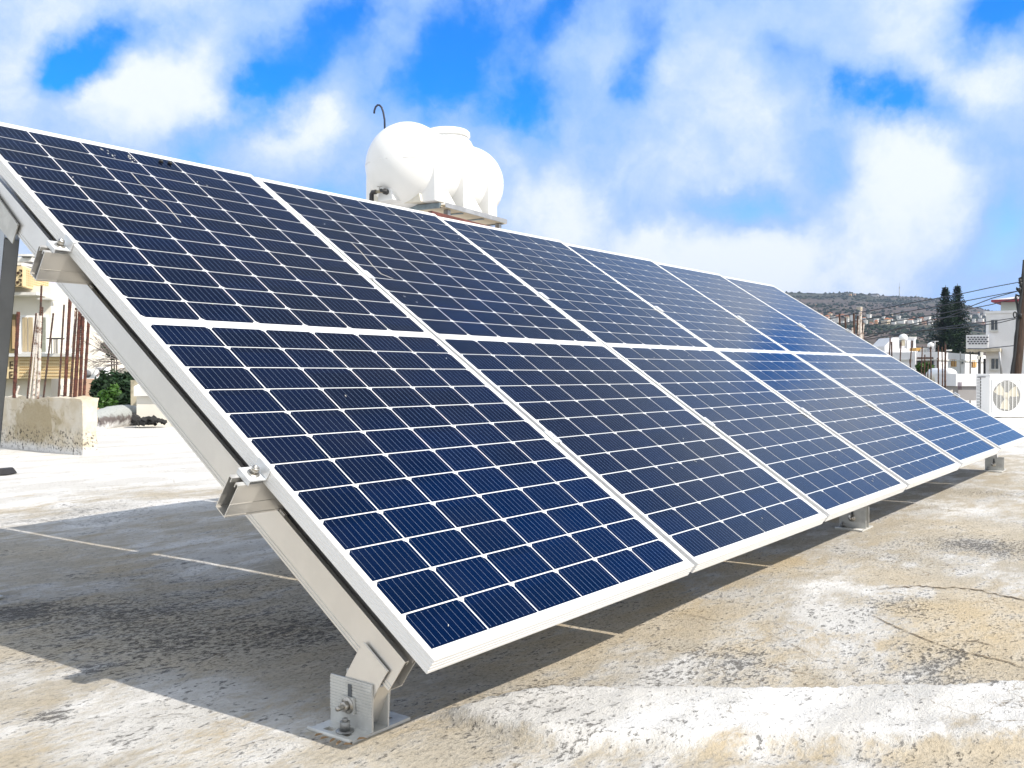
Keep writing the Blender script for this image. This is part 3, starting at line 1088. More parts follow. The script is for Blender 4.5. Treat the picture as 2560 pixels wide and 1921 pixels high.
# x, y (row of the base), width px, height px, wall, roof kind (0 flat, 1 tiled)
HSPEC = [(2052, 792, 12, 5, 1, 1), (2068, 797, 14, 6, 2, 1), (2082, 801, 12, 5, 0, 0), (2075, 789, 12, 5, 1, 1), (2094, 796, 12, 5, 2, 1), (2106, 793, 12, 5, 2, 1), (2118, 797, 10, 5, 1, 1),
         (2092, 807, 16, 8, 0, 0), (2130, 802, 12, 10, 0, 0), (2148, 778, 16, 7, 1, 0), (2172, 795, 14, 5, 0, 0), (2190, 806, 14, 5, 0, 0), (2178, 812, 12, 4, 2, 1), (2190, 811, 10, 8, 3, 1),
         (2218, 807, 18, 9, 1, 1), (2213, 811, 24, 5, 1, 0), (2246, 800, 12, 6, 0, 0), (2254, 808, 26, 6, 0, 0), (2276, 808, 18, 8, 0, 1), (2290, 810, 14, 5, 0, 0), (2262, 796, 8, 4, 0, 0),
         (2304, 802, 14, 6, 2, 1), (2318, 804, 20, 8, 0, 0), (2310, 810, 16, 4, 2, 1), (2334, 808, 16, 8, 0, 1), (2348, 806, 10, 6, 1, 1), (2364, 808, 12, 5, 0, 0),
         (2424, 795, 9, 4, 0, 0), (2446, 788, 6, 6, 0, 1), (2461, 789, 7, 8, 0, 0), (2450, 796, 9, 4, 0, 0), (2418, 808, 12, 4, 0, 0), (2434, 806, 10, 5, 0, 0), (2452, 806, 18, 6, 0, 2), (2457, 815, 12, 8, 2, 1),
         (2136, 740, 6, 3, 2, 0), (2125, 740, 8, 3, 3, 0), (2229, 790, 7, 3, 1, 0), (2040, 765, 8, 2, 3, 0), (2345, 797, 9, 4, 0, 0), (2106, 811, 12, 4, 0, 0), (2208, 799, 9, 4, 0, 0), (2234, 812, 14, 4, 0, 0), (2228, 802, 9, 4, 0, 1), (2266, 804, 10, 4, 0, 0), (2298, 806, 12, 5, 0, 0), (2326, 811, 14, 5, 0, 0),
         (2340, 802, 10, 5, 0, 0), (2284, 799, 8, 4, 0, 1), (2160, 801, 12, 5, 0, 1), (2144, 808, 12, 5, 2, 0), (2164, 809, 10, 4, 0, 0), (2354, 811, 10, 4, 2, 1), (2118, 806, 10, 5, 0, 0)]
HUNIQ = {(2218, 807): "pale yellow villa with a low tiled roof, tallest house of the hillside village's lower edge",
         (2190, 811): "orange house on the lower edge of the hillside village beside a pink tiled one",
         (2254, 808): "longest white flat house of the village, straight below the radio mast",
         (2457, 815): "pink tiled house seen just above the pierced balcony parapet",
         (2148, 778): "lone cream house high on the slope above the village, over the starter bars",
         (2136, 740): "small pink house almost on the hill ridge, over the starter bars",
         (2125, 740): "tiny orange house almost on the hill ridge, next to a pink one",
         (2040, 765): "tiny orange house halfway up the hill slope, nearest the panels",
         (2229, 790): "lone small cream house on the slope just above the village, below the hilltop building",
         (2452, 806): "wide grey-roofed white house between the pines and the balcony building",
         (2130, 802): "tall narrow white house standing between two dark starter bars",
         (2213, 811): "wide flat cream house directly in front of the yellow villa"}
WALLN = ["white", "cream", "pink", "orange"]
for (hx, hy, hw, hh, wk, rk) in HSPEC:
    f = hill_f(hx, hy)
    p = terrain_point(hx, f)
    D = (p - CAM).dot(FW)
    w, h = hw / FPX * D * .9, hh / FPX * D * 1.1
    p = p + Vector((0, 0, .8))
    d = w * .7
    flat = rk != 1
    lab = "tiny %s %s house in the hillside village band" % (WALLN[wk], "flat-roofed" if rk == 0 else "red-tiled" if rk == 1 else "grey-roofed")
    lab2 = HUNIQ.get((hx, hy))
    t = thing("hillside_house", p, lab2 or lab, "house", "houses of the hillside village" if lab2 else lab.replace("tiny ", "").replace(" house", " houses"))
    mb = MB().box((-w / 2, -d / 2, -3), (w / 2, d / 2, h if flat else h * .62))
    wmb = mb.build("wall", HW[wk], t)
    if flat:
        MB().box((-w / 2 - .3, -d / 2 - .3, h), (w / 2 + .3, d / 2 + .3, h + .35)).build("roof", HR[0 if rk == 0 else 2], t)
    else:
        z = h * .62
        r = MB()
        r.poly([(-w / 2 - .4, -d / 2 - .4, z), (w / 2 + .4, -d / 2 - .4, z), (w / 4, 0, h), (-w / 4, 0, h)])
        r.poly([(w / 2 + .4, d / 2 + .4, z), (-w / 2 - .4, d / 2 + .4, z), (-w / 4, 0, h), (w / 4, 0, h)])
        r.poly([(-w / 2 - .4, d / 2 + .4, z), (-w / 2 - .4, -d / 2 - .4, z), (-w / 4, 0, h)])
        r.poly([(w / 2 + .4, -d / 2 - .4, z), (w / 2 + .4, d / 2 + .4, z), (w / 4, 0, h)])
        r.poly([(-w / 2 - .4, -d / 2 - .4, z), (-w / 2 - .4, d / 2 + .4, z), (w / 2 + .4, d / 2 + .4, z), (w / 2 + .4, -d / 2 - .4, z)])
        r.build("roof", TERRA, t)
    nwin = max(1, int(w / 5))
    for k in range(nwin):
        x = -w / 2 + w * (k + .5) / nwin
        MB().box((x - .7, -d / 2 - .08, h * .15), (x + .7, -d / 2 - .02, h * .45)).build("window", DARK, t)

# flat topped building and two masts on the ridge
f = hill_f(2188, 741)
p = terrain_point(2188, .985)
D = (p - CAM).dot(FW)
s = D / FPX
t = thing("hilltop_building", p, "small blocky building standing alone on the hill ridge", "building")
b0 = zpx(741, D) - p.z
MB().box((-9 * s, -4, b0 - 6), (7 * s, 5, b0 + 3.3 * s)).build("wall", mat("far_grey_wall", (.52, .50, .50), .9), t)
MB().box((-10 * s, -5, b0 + 3.3 * s), (6 * s, 6, b0 + 6 * s)).build("roof", mat("far_dark_roof", (.16, .16, .18), .9), t)
p = terrain_point(2247.5, .985)
D = (p - CAM).dot(FW)
s = D / FPX
t = thing("radio_mast", p, "tall thin radio mast on the hill ridge", "mast")
z0, z1, z2 = 0, zpx(720, D) - p.z, zpx(706, D) - p.z
mm = MB()
for (dx, dy) in ((-.7, -.5), (.7, -.5), (0, .8)):
    mm.tube([(dx, dy, 0), (dx * .5, dy * .5, z1)], .22, 5)
nst = 14
for k in range(nst):
    za, zb_ = z1 * k / nst, z1 * (k + 1) / nst
    q = 1 - .5 * k / nst
    mm.tube([(-.7 * q, -.5 * q, za), (.7 * q, -.5 * q, zb_)], .12, 4)
    mm.tube([(.7 * q, -.5 * q, za), (0, .8 * q, zb_)], .12, 4)
mm.build("lattice", GREYM, t)
MB().tube([(0, 0, z1), (0, 0, z2)], [.3, .12], 6).build("antenna", GREYM, t)
MB().lathe([(0, -1), (1.0, -.9), (1.1, .9), (0, 1)], (0, 0, z1), seg=10).build("dish_platform", GREYM, t)
p = terrain_point(2290, .985)
D = (p - CAM).dot(FW)
mp = MB().tube([p, Vector((p.x, p.y, zpx(736, D)))], .25, 6).build("mast_pole", GREYM)
tag(mp, "short thin mast on the ridge between the radio mast and the pines", "mast")


# ------------------------------------------------------------------ trees
def leaf_cloud(mb, centre, rad, n, size, rnd, squash=(1, 1, 1), droop=.0):
    for _ in range(n):
        v = Vector((rnd.gauss(0, 1), rnd.gauss(0, 1), rnd.gauss(0, 1)))
        v.normalize()
        v *= rad * rnd.random() ** .4
        c = centre + Vector((v.x * squash[0], v.y * squash[1], v.z * squash[2]))
        a = Vector((rnd.gauss(0, 1), rnd.gauss(0, 1), rnd.gauss(0, .7) - droop)).normalized()
        b = a.cross(Vector((rnd.gauss(0, 1), rnd.gauss(0, 1), rnd.gauss(0, 1)))).normalized()
        s1 = size * rnd.uniform(.6, 1.3)
        s2 = s1 * .45
        mb.poly([c - a * s1, c + b * s2 - a * s1 * .1, c + a * s1, c - b * s2 - a * s1 * .1])


def norfolk(px, pytop, D, label, width, seed):
    rnd = random.Random(seed)
    top = at(px, pytop, D)
    H = top.z + 6.2
    t = thing("pine_tree", (top.x, top.y, -6.2), label, "tree", None)
    MB().tube([(0, 0, 0), (0.05, 0, H * .5), (0, 0, H - .2)], [.38, .22, .04], 8).build("trunk", BARK, t)
    mb = MB()
    mb.tube([(0, 0, H - 1.0), (0, 0, H)], [.05, .03], 5)
    for k in range(4):
        a = k * 1.57
        mb.tube([(0, 0, H - .55), (math.cos(a) * .22, math.sin(a) * .22, H - .35)], [.03, .05], 4)
    z = H - .8
    while z > H * .10:
        q = (H - z) / H
        rr = width * min(1, (q * 1.65) ** .86) * (1 if z > H * .3 else 1.0)
        nb = 9 if q < .15 else 13
        a0 = rnd.random() * 6
        for k in range(nb):
            a = a0 + k * 6.283 / nb + rnd.uniform(-.15, .15)
            r_ = rr * rnd.uniform(.72, 1.10)
            if rnd.random() < .05:
                continue
            dirv = Vector((math.cos(a), math.sin(a), 0))
            ns = max(3, int(r_ / .32))
            for j in range(ns):
                u = (j + .6) / ns
                c = dirv * r_ * u + Vector((0, 0, z + .45 * u * u - .18 * u))
                wv = .36 * (1.15 - .35 * u)
                for _ in range(6):
                    a2 = (dirv * rnd.uniform(.2, 1) + Vector((-dirv.y, dirv.x, 0)) * rnd.choice((-1, 1)) * rnd.uniform(.5, 1) + Vector((0, 0, rnd.uniform(-.2, .55)))).normalized()
                    b2 = a2.cross(Vector((rnd.gauss(0, .5), rnd.gauss(0, .5), 1))).normalized()
                    cc = c + Vector((rnd.uniform(-.12, .12), rnd.uniform(-.12, .12), rnd.uniform(-.16, .16)))
                    mb.poly([cc, cc + a2 * wv * .5 + b2 * .11, cc + a2 * wv, cc + a2 * wv * .5 - b2 * .11])
        z -= .34 + .22 * q
    mb.build("crown", PINE, t)
    return t


norfolk(2364, 713, 150, "dark conical pine nearer the radio mast, slightly shorter", 3.7, 4)
norfolk(2393.5, 709, 152, "dark conical pine nearer the white two-storey building, slightly taller", 3.7, 9)


def bush(name, label, px, py, D, wpx, hpx, n, leaf, m, seed, cat="bush", lobes=7, trunk=True, zb=None):
    rnd = random.Random(seed)
    c = at(px, py, D)
    k = D / FPX
    w, h = wpx * k / 2, hpx * k / 2
    base = zb if zb is not None else c.z - h
    t = thing(name, (c.x, c.y, base), label, cat)
    mb = MB()
    per = n // lobes
    for i in range(lobes):
        o = Vector((rnd.uniform(-1, 1) * w * .6, rnd.uniform(-1, 1) * w * .5, rnd.uniform(-.55, .6) * h)) + Vector((0, 0, c.z - base))
        leaf_cloud(mb, o, min(w, h) * rnd.uniform(.45, .75), per, leaf, rnd, (1, 1, .9), .1)
    mb.build("foliage", m, t)
    if trunk:
        st = MB()
        for i in range(3):
            st.tube([(rnd.uniform(-.05, .05), rnd.uniform(-.05, .05), 0), (rnd.uniform(-.3, .3) * w, rnd.uniform(-.3, .3) * w, c.z - base)], [.05, .02], 6)
        st.build("stem", BARK, t)
    return t

FH = Vector((FW.x, FW.y, 0)).normalized()


def vbox(mb, x0, x1, y0, y1, D, depth, mi=0, D2=None):
    """box whose front face spans photo columns x0..x1, rows y0..y1 at D metres (D2 at the second column), going back by depth"""
    D2 = D2 or D
    a, b = at(x0, 934.25, D), at(x1, 934.25, D2)
    z0, z1 = zpx(y1, D), zpx(y0, D)
    P = []
    for z in (z0, z1):
        for q, o in ((a, 0), (b, 0), (b, depth), (a, depth)):
            w = q + FH * o
            P.append(Vector((w.x, w.y, z)))
    mb.hexa(P, mi)
    return mb


def vthing(name, px, py, D, label, cat, group=None, z=None):
    p = at(px, py, D)
    return thing(name, (p.x, p.y, p.z if z is None else z), label, cat, group)


def vpart(t, name, m, boxes, label=None):
    mb = MB()
    for b in boxes:
        vbox(mb, *b)
    o = mb.build(name, m, t, at_origin(t))
    if label:
        o["label"] = label
    return o


# ------------------------------------------------------------------ white two-storey building with balcony, wall facing -X
p = at(2465, 785, 95)
X0 = p.x
ztop = p.z
t = thing("apartment_building", (X0, p.y - 8, -6.2), "white building with pierced balcony parapet behind the wooden utility pole", "building")
O = at_origin(t)
yn = p.y + ext(p, 1, 2660)
MB().box((X0, yn, -6.2), (X0 + 10, p.y, ztop)).build("wall", WHITE, t, O)
mb = MB().box((X0 - .08, yn, ztop + .002), (X0 + 10.1, p.y + .08, ztop + .25))
mb.build("parapet_cap", WHITE, t, O)


def xrect(mb, px0, px1, py0, py1, x, th, mi=0):
    a, b = on_x(px0, py1, x), on_x(px1, py0, x)
    zc0, zc1 = on_x(px1, py1, x).z, b.z
    mb.box((min(x, x + th), min(a.y, b.y), min(a.z, zc0)), (max(x, x + th), max(a.y, b.y), zc1), mi)
    return mb


for (x0, x1, y0, y1) in ((2473, 2494, 799, 827), (2473, 2496.5, 896, 924.5)):
    fr = xrect(MB(), x0, x1, y0, y1, X0 - .06, .05).build("window", WHITE2, t, O)
    g = MB()
    w = x1 - x0
    xrect(g, x0 + w * .22, x0 + w * .58, y0 + 1.5, y1 - 2, X0 - .09, .02)
    xrect(g, x0 + w * .66, x1 - .8, y0 + 1.5, y1 - 2, X0 - .09, .02)
    g.build("pane", GLASS, fr)
    xrect(MB(), x0 - 1, x1 + 1, y1 + .3, y1 + 2.2, X0 - .25, .2).build("sill", WHITE2, t, O)
bal = xrect(MB(), 2415, 2470, 837, 872, X0 - 1.2, .2)
bal.build("balcony_parapet", WHITE, t, O)
holes = MB()
for r in range(4):
    n = 7
    for k in range(n):
        xx = 2418.2 + (3.6 if r % 2 else 0) + k * 7.9
        if xx < 2468:
            xrect(holes, xx, xx + 5, 842.2 + r * 5.2, 845.2 + r * 5.2, X0 - 1.25, .03)
holes.build("pierced_holes", mat("hole_shadow", (.10, .10, .13), .9), t, O)
a = on_x(2415, 872, X0 - 1.2)
b_ = on_x(2500, 872, X0 - 1.2)
MB().box((X0 - 1.2, b_.y, a.z - .35), (X0 + 3, a.y, a.z - .02)).build("balcony_slab", mat("stained_soffit", (.62, .55, .43), .9, var=.2, scale=2), t, O)
q0, q1 = on_x(2498, 876, X0 - 1.1), on_x(2504, 940, X0 - 1.1)
MB().tube([q0, q1], .10, 8).build("prop_pole", GREYM, t, O)
wz = MB()
xrect(wz, 2458, 2465, 897, 935, X0 + .3, .1)
wz.build("side_door", DARK, t, O)

# hip roofed house behind it
p = at(2502, 790, 112)
t = thing("hip_roof_house", (p.x + 4, p.y - 4, -6.2), "house with a pale hip roof edged in red, seen above the white balcony building", "house")
O = at_origin(t)
ya = p.y + ext(p, 1, 2600)
ze = zpx(756, 112)
zr = zpx(734, 112)
MB().box((p.x, ya, -6.2), (p.x + 8, p.y, ze - .02)).build("wall", mat("pale_green_wall", (.55, .60, .56), .9, var=.05, scale=1), t, O)
x0, x1, y0, y1 = p.x - .9, p.x + 8.9, ya - .9, p.y + .9
MB().box((x0, y0, ze), (x1, y1, ze + .26)).build("fascia", mat("red_fascia", (.30, .045, .07), .7), t, O)
cx, cy0, cy1 = (x0 + x1) / 2, y0 + 3.6, y1 - 3.6
zb = ze + .265
r = MB()
r.poly([(x0, y1, zb), (x0, y0, zb), (cx, cy0, zr), (cx, cy1, zr)])
r.poly([(x1, y0, zb), (x1, y1, zb), (cx, cy1, zr), (cx, cy0, zr)])
r.poly([(x0, y0, zb), (x1, y0, zb), (cx, cy0, zr)])
r.poly([(x1, y1, zb), (x0, y1, zb), (cx, cy1, zr)])
r.build("roof", mat("pale_roof_tiles", (.68, .64, .64), .8, var=.18, scale=1.6, stretch=(1, 3, 1)), t, O)

# ------------------------------------------------------------------ low white house with ochre shutters
p = at(2346, 880, 110)
zt = p.z
t = thing("low_white_house", (p.x + 4, p.y + 5, -6.2), "long low white house with ochre shutters in front of the pines", "house")
O = at_origin(t)
xe = p.x + ext(p, 0, 2468)
ye = p.y + ext(p, 1, 2215)
MB().box((p.x, p.y, -6.2), (xe, ye, zt)).build("wall", WHITE, t, O)
MB().box((p.x - .15, p.y - .15, zt - 1.0), (xe + .1, ye + .1, zt - .85)).build("cornice", WHITE2, t, O)


def yrect(mb, px0, px1, py0, py1, y, th, mi=0):
    def pt(px, py):
        d = ray(px, py)
        return CAM + d * ((y - CAM.y) / d.y)
    a, b = pt(px0, py1), pt(px1, py1)
    a2 = pt(px0, py0)
    mb.box((a.x, min(y, y + th), a.z), (b.x, max(y, y + th), a2.z), mi)
    return mb


for (x0, x1, y0, y1) in ((2380, 2391.5, 899, 917), (2431, 2441.5, 901, 918.5)):
    w = yrect(MB(), x0, x1, y0, y1, p.y - .12, .1).build("shutter", SHUT, t, O)
    g = MB()
    yrect(g, x0 + (x1 - x0) * .47, x0 + (x1 - x0) * .55, y0 + 1, y1 - 1, p.y - .16, .03)
    yrect(g, x0 + .6, x0 + (2.2 if x0 > 2400 else .9), y0 + 1, y1 - 1, p.y - .16, .03)
    g.build("gap", mat("shutter_gap", (.12, .06, .04), .9), w)
w = yrect(MB(), 2403.5, 2409.5, 898.5, 911, p.y - .1, .08).build("small_window", WHITE2, t, O)
yrect(MB(), 2404.5, 2408.5, 900, 909.5, p.y - .13, .02).build("pane", GLASS, w)
g = MB()
xrect(g, 2292, 2333, 893, 935, p.x - .10, .09)
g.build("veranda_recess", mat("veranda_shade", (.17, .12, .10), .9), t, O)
g = MB()
xrect(g, 2293, 2306, 897, 930, p.x - .14, .03)
xrect(g, 2329, 2334, 897, 930, p.x - .14, .03)
g.build("doorway", DARK, t, O)
xrect(MB(), 2345 - 3, 2345 - 3 + 3.5, 895, 930, p.x - .1, .08).build("door", mat("brown_door", (.14, .07, .05), .7), t, O)
xrect(MB(), 2282, 2288.5, 879, 935, p.x - .5, .4).build("column", WHITE, t, O)
yrect(MB(), 2401.6, 2402.2, 880, 935, p.y - .1, .1).build("downpipe", mat("pale_downpipe", (.55, .54, .52), .6), t, O)
# stair house rising from its roof, seen against the hill
q = at(2245, 880, 118)
sk = 118 / FPX
t2 = thing("stair_house", (q.x, q.y, zt), "white rooftop stair house with a sloping back and dark doorway", "stair house")
ring = [(2211, 866), (2232, 844), (2246, 844), (2268, 846), (2274, 843.5), (2291, 843.5), (2291, 849), (2289, 849), (2289, 868), (2294, 873), (2294, 884), (2211, 884)]
ptsr = []
for (x, y) in ring:
    w_ = at(x, 934.25, 118)
    ptsr.append(Vector((w_.x, w_.y, zpx(y, 118))))
MB().prism(ptsr, FH * 4.5).build("wall", WHITE, t2, at_origin(t2))
vpart(t2, "doorway", DARK, [(2278.5, 2283, 852, 870, 117.9, .15)])
vpart(t2, "cap", WHITE2, [(2273, 2292, 842.5, 844.5, 117.8, 4.8)])
t3 = vthing("annex_building", 2200, 880, 121, "small flat white annex with two dark windows beside the stair house", "building", z=-6.2)
vpart(t3, "wall", WHITE2, [(2188, 2228, 866, 960, 121, 5)])
for x in (2202, 2216):
    vpart(t3, "window", DARK, [(x, x + 7, 871, 877, 120.9, .15)])


def round_tank(px, y0, y1, w, D, label, stand):
    k = D / FPX
    c = at(px, 934.25, D)
    zt_, zb_ = zpx(y0, D), zpx(y1, D)
    t = thing("water_tank", (c.x, c.y, zb_), label, "water tank")
    h, r = zt_ - zb_, w * k / 2
    MB().lathe([(r * .8, 0), (r, h * .12), (r, h * .55), (r * .72, h * .82), (r * .3, h * .93), (r * .3, h), (0, h)], (0, 0, 0), seg=14).build("tank_body", PVC, t)
    s = MB()
    zz = -(zb_ - zpx(stand, D))
    for a in range(4):
        x, y = math.cos(a * 1.57 + .78) * r * .9, math.sin(a * 1.57 + .78) * r * .9
        s.tube([(x, y, zz), (x, y, 0)], .07, 6)
    for a in range(4):
        x, y = math.cos(a * 1.57 + .78) * r * .9, math.sin(a * 1.57 + .78) * r * .9
        x2, y2 = math.cos((a + 1) * 1.57 + .78) * r * .9, math.sin((a + 1) * 1.57 + .78) * r * .9
        s.tube([(x, y, -.08), (x2, y2, -.08)], .07, 6)
    s.build("tank_stand", GREYM, t)
    return t


tk = round_tank(2257.5, 834.5, 851, 20.5, 116.5, "white domed water tank standing between the two halves of the stair house", 872)
vpart(tk, "cistern", mat("beige_cistern", (.52, .47, .36), .8, var=.2, scale=2), [(2254.5, 2263.5, 851.4, 865, 116, .9)])
round_tank(2326.5, 856, 867.5, 15.5, 112, "small white domed water tank just before the pines on the low house roof", 881)
t = vthing("awning", 2297, 880, 113, "ochre awning box on the low white house roof", "awning")
vpart(t, "awning_panel", SHUT, [(2291, 2303, 870, 877.5, 113, 2)])
vpart(t, "awning_post", GREYM, [(2291, 2292, 877.5, 881, 113, .1), (2302, 2303, 877.5, 881, 113, .1)])
t = vthing("rooftop_clutter", 2310, 880, 112.5, "low jumble of pale vents and boxes on the low house roof", "vents", z=zt)
for (x0, x1, y0, y1) in ((2305, 2311, 872, 881), (2313, 2318, 870, 881), (2334, 2338, 873, 881), (2372, 2380, 874.5, 878)):
    vpart(t, "vent_box", WHITE2, [(x0, x1, y0, y1, 112.5, .8)])
# television aerial
a0 = at(2336.5, 934.25, 111)
t = thing("tv_aerial", (a0.x, a0.y, zt), "thin television aerial with a cross bar in front of the pines", "aerial")
MB().tube([(0, 0, 0), (0, 0, zpx(853, 111) - zt)], .07, 6).build("mast", GREYM, t)
zz = zpx(854, 111) - zt
mb = MB().tube([(-RX.x * .45, -RX.y * .45, zz), (RX.x * .45, RX.y * .45, zz)], .05, 5)
mb.build("cross_bar", GREYM, t)

# ------------------------------------------------------------------ neighbour roof items beyond the row
t = vthing("rooftop_parapet", 2415, 960, 24, "plain white parapet block just behind the air conditioner", "parapet", z=-.4)
c = at(2388, 935, 24)
zt2 = c.z
yy1 = c.y
vpart(t, "upper_wall", WHITE, [(2390, 2470, 935, 966, 24, 1.2)])
vpart(t, "lower_wall", mat("grey_plinth", (.42, .40, .40), .9, var=.1, scale=2), [(2396, 2470, 966.4, 1002, 24.05, 1.2)])
a = at(2371, 938, 27)
ax = Vector((.75, .66, 0)).normalized()
t = thing("water_tank", (a.x, a.y, a.z - .22), "big white lying water tank above the yellow cylinder", "water tank")
L_, r_ = .95, .20
MB().lathe([(0, -.26), (.10, -.245), (.17, -.18), (r_, -.05), (r_, L_ * .5), (r_, L_ * .9), (.15, L_ * 1.02), (0, L_ * 1.07)], (0, 0, .22), ax, 20).build("tank_body", PVC, t)
ft = MB()
for s_ in (.0, .55):
    o_ = ax * s_
    ft.box((o_.x - .05, o_.y - .05, -.12), (o_.x + .05, o_.y + .05, .1))
ft.build("tank_foot", PVC, t)
a = at(2372, 962, 26)
t = thing("solar_heater", (a.x, a.y, -.05), "solar water heater with yellow cylinder end and tilted dark collectors", "water heater")
O = at_origin(t)
ax2 = Vector((-.35, -.93, 0)).normalized()
MB().lathe([(0, -.30), (.12, -.30), (.125, -.28), (.125, .35), (.12, .37), (0, .37)], a, (.93, -.35, 0), 20).build("cylinder", PVC, t, O)
MB().lathe([(0, 0), (.105, 0), (.105, .012), (0, .014)], a + Vector((-.93, .35, 0)) * .302, (-.93, .35, 0), 20, sy=1.0).build("cylinder_end", mat("yellow_enamel", (.75, .40, .03), .5), t, O)
a1 = at(2374, 962, 25.8)
MB().lathe([(0, 0), (.10, 0), (.10, .02), (0, .022)], at(2371.5, 963, 25.6), -FH, 20).build("cylinder_face", MATS["yellow_enamel"], t, O)
for k in range(3):
    cp = MB()
    A0, B0 = at(2395 + k * 9, 972, 25.5 + k * .2), at(2408 + k * 10, 997, 24.6 + k * .2)
    cp.hexa([A0, A0 + RX * .10, B0 + RX * .10, B0, A0 + Vector((0, 0, .02)), A0 + RX * .10 + Vector((0, 0, .02)), B0 + RX * .10 + Vector((0, 0, .02)), B0 + Vector((0, 0, .02))])
    cp.build("collector", mat("dark_collector", (.09, .11, .13), .3), t, O)
fr = MB()
for (x0, y0, x1, y1) in ((2367, 953, 2392, 953), (2391, 953, 2391, 985), (2383, 953, 2383, 975), (2380, 978, 2388, 968), (2388, 968, 2400, 985)):
    fr.tube([at(x0, y0, 25.6), at(x1, y1, 25.6)], .014, 6)
fr.build("support_frame", GREYM, t, O)
t = vthing("pipe_cluster", 2400, 976, 24.2, "three thin upright pipes against the white parapet block", "pipes")
for x in (2396, 2399.5, 2403):
    MB().tube([at(x, 956, 24), at(x, 975, 24)], .009, 6).build("pipe", mat("plum_pipe", (.18, .12, .16), .6), t, at_origin(t))
bush("shrub", "yellow-green shrub growing behind the rusty starter bars", 2312, 915, 40, 50, 40, 1600, .10, GREEN_L, 51, lobes=6, zb=-6.2)

bush("bush", "dark green bushes between the last panel and the white stair house", 2192, 878, 125, 56, 34, 2200, .35, GREEN_D, 52, lobes=9, zb=-6.2)

# service posts close to the white building
for (x, y0, w, lab) in ((2425.5, 879, .05, "thin dark post before the ochre-shuttered wall, farther from the utility pole"), (2449, 879, .11, "thicker dark service post with a bracket and pale meter boxes on top")):
    a = at(x, 934.25, 70)
    t = thing("service_post", (a.x, a.y, -6.2), lab, "post")
    H = zpx(y0, 70) + 6.2
    MB().tube([(0, 0, 0), (0, 0, H)], w, 8).build("post", BLK, t)
    if w > .1:
        vpart(t, "meter_box", WHITE2, [(2446, 2449, 890, 899, 69.8, .2), (2451, 2458, 881, 893, 69.8, .2)])
        MB().tube([at(2431, 880.5, 70), at(2434, 883.5, 70), at(2448, 883, 70)], .05, 6).build("bracket", BLK, t, at_origin(t))

# ------------------------------------------------------------------ air conditioner outdoor unit
ACA = (RX * .988 + FH * .156).normalized()
ACB = (FH * .988 - RX * .156).normalized()
zb, ztp = zpx(1044, 15), zpx(935.5, 15)
pa = at(2474.5, 934.25, 15)
ACM = Matrix(((ACA.x, ACB.x, 0, pa.x), (ACA.y, ACB.y, 0, pa.y), (0, 0, 1, zb), (0, 0, 0, 1)))
t = thing("air_conditioner", (0, 0, 0), "white air conditioner outdoor unit on the roof past the last panel", "air conditioner", M=ACM)
H_, Wd, Dp = ztp - zb, .92, .343


def zl(py):
    return zpx(py, 15.05) - zb


def ul(px):
    k = (px - 1280) / FPX
    q = pa - CAM
    return (k * q.dot(FH) - q.dot(RX)) / (ACA.dot(RX) - k * ACA.dot(FH))


MB().box((0, 0, 0), (Wd, Dp, H_ - .03)).build("casing", PVC, t, None, bevel=.012)
MB().box((-.006, -.006, H_ - .028), (Wd + .006, Dp + .006, H_)).build("top_cover", PVC, t, None, bevel=.006)
ub0, ub1, zb0, zb1 = ul(2479.5), ul(2551.5), zl(1030.5), zl(948.5)
uc, zc, rad = (ul(2481) + ul(2550)) / 2, zl(990.5), (ul(2550) - ul(2481)) / 2
g = MB()
for (a_, b_, c_, d_) in ((ub0, ub1, zb0, zb0 + .010), (ub0, ub1, zb1 - .010, zb1), (ub0, ub0 + .010, zb0 + .011, zb1 - .011), (ub1 - .010, ub1, zb0 + .011, zb1 - .011)):
    g.box((a_, -.016, c_), (b_, -.001, d_))
g.build("grille_frame", PVC, t)
sq = MB()
N = 48
ringo, ringi = [], []
for k in range(N):
    a = 2 * math.pi * k / N
    ca, sa = math.cos(a), math.sin(a)
    m_ = min((ub1 - ub0) / 2 / max(abs(ca), 1e-6), (zb1 - zb0) / 2 / max(abs(sa), 1e-6))
    ringo.append(Vector(((ub0 + ub1) / 2 + ca * m_, -.0075, (zb0 + zb1) / 2 + sa * m_)))
    ringi.append(Vector((uc + ca * rad, -.0075, zc + sa * rad)))
sq.v += ringo + ringi
for k in range(N):
    j = (k + 1) % N
    sq.face([k, j, N + j, N + k])
sq.build("grille_plate", mat("grille_plastic", (.72, .72, .72), .5), t)
MB().lathe([(0, .0), (rad, .0), (rad, .0015), (0, .0015)], (uc, -.0005, zc), (0, -1, 0), 40).build("fan_opening", mat("fan_cavity", (.10, .10, .09), .8), t)
fan = MB()
for k in range(3):
    a = k * 2.094 + .5
    ring = []
    for rr, off_ in ((.05, -.45), (rad * .5, -.62), (rad * .93, -.52), (rad * .96, .25), (rad * .6, .42), (.05, .45)):
        ring.append((uc + math.cos(a + off_) * rr, -.003, zc + math.sin(a + off_) * rr))
    fan.prism(ring, (0, -.0015, 0))
fan.lathe([(.06, 0), (.06, .004), (0, .005)], (uc, -.0025, zc), (0, -1, 0), 20)
fan.build("fan", mat("fan_beige", (.60, .54, .40), .5), t)
gr = MB()
for k in range(1, 34):
    z = zc - rad + 2 * rad * k / 34
    hw = math.sqrt(max(0, rad * rad - (z - zc) ** 2))
    gr.box((uc - hw, -.0125, z - .0017), (uc + hw, -.0105, z + .0017))
for k in range(1, 7):
    x = uc - rad + 2 * rad * k / 7
    hh = math.sqrt(max(0, rad * rad - (x - uc) ** 2))
    gr.box((x - .004, -.0160, zc - hh), (x + .004, -.0130, zc + hh))
gr.build("grille_bars", PVC, t)
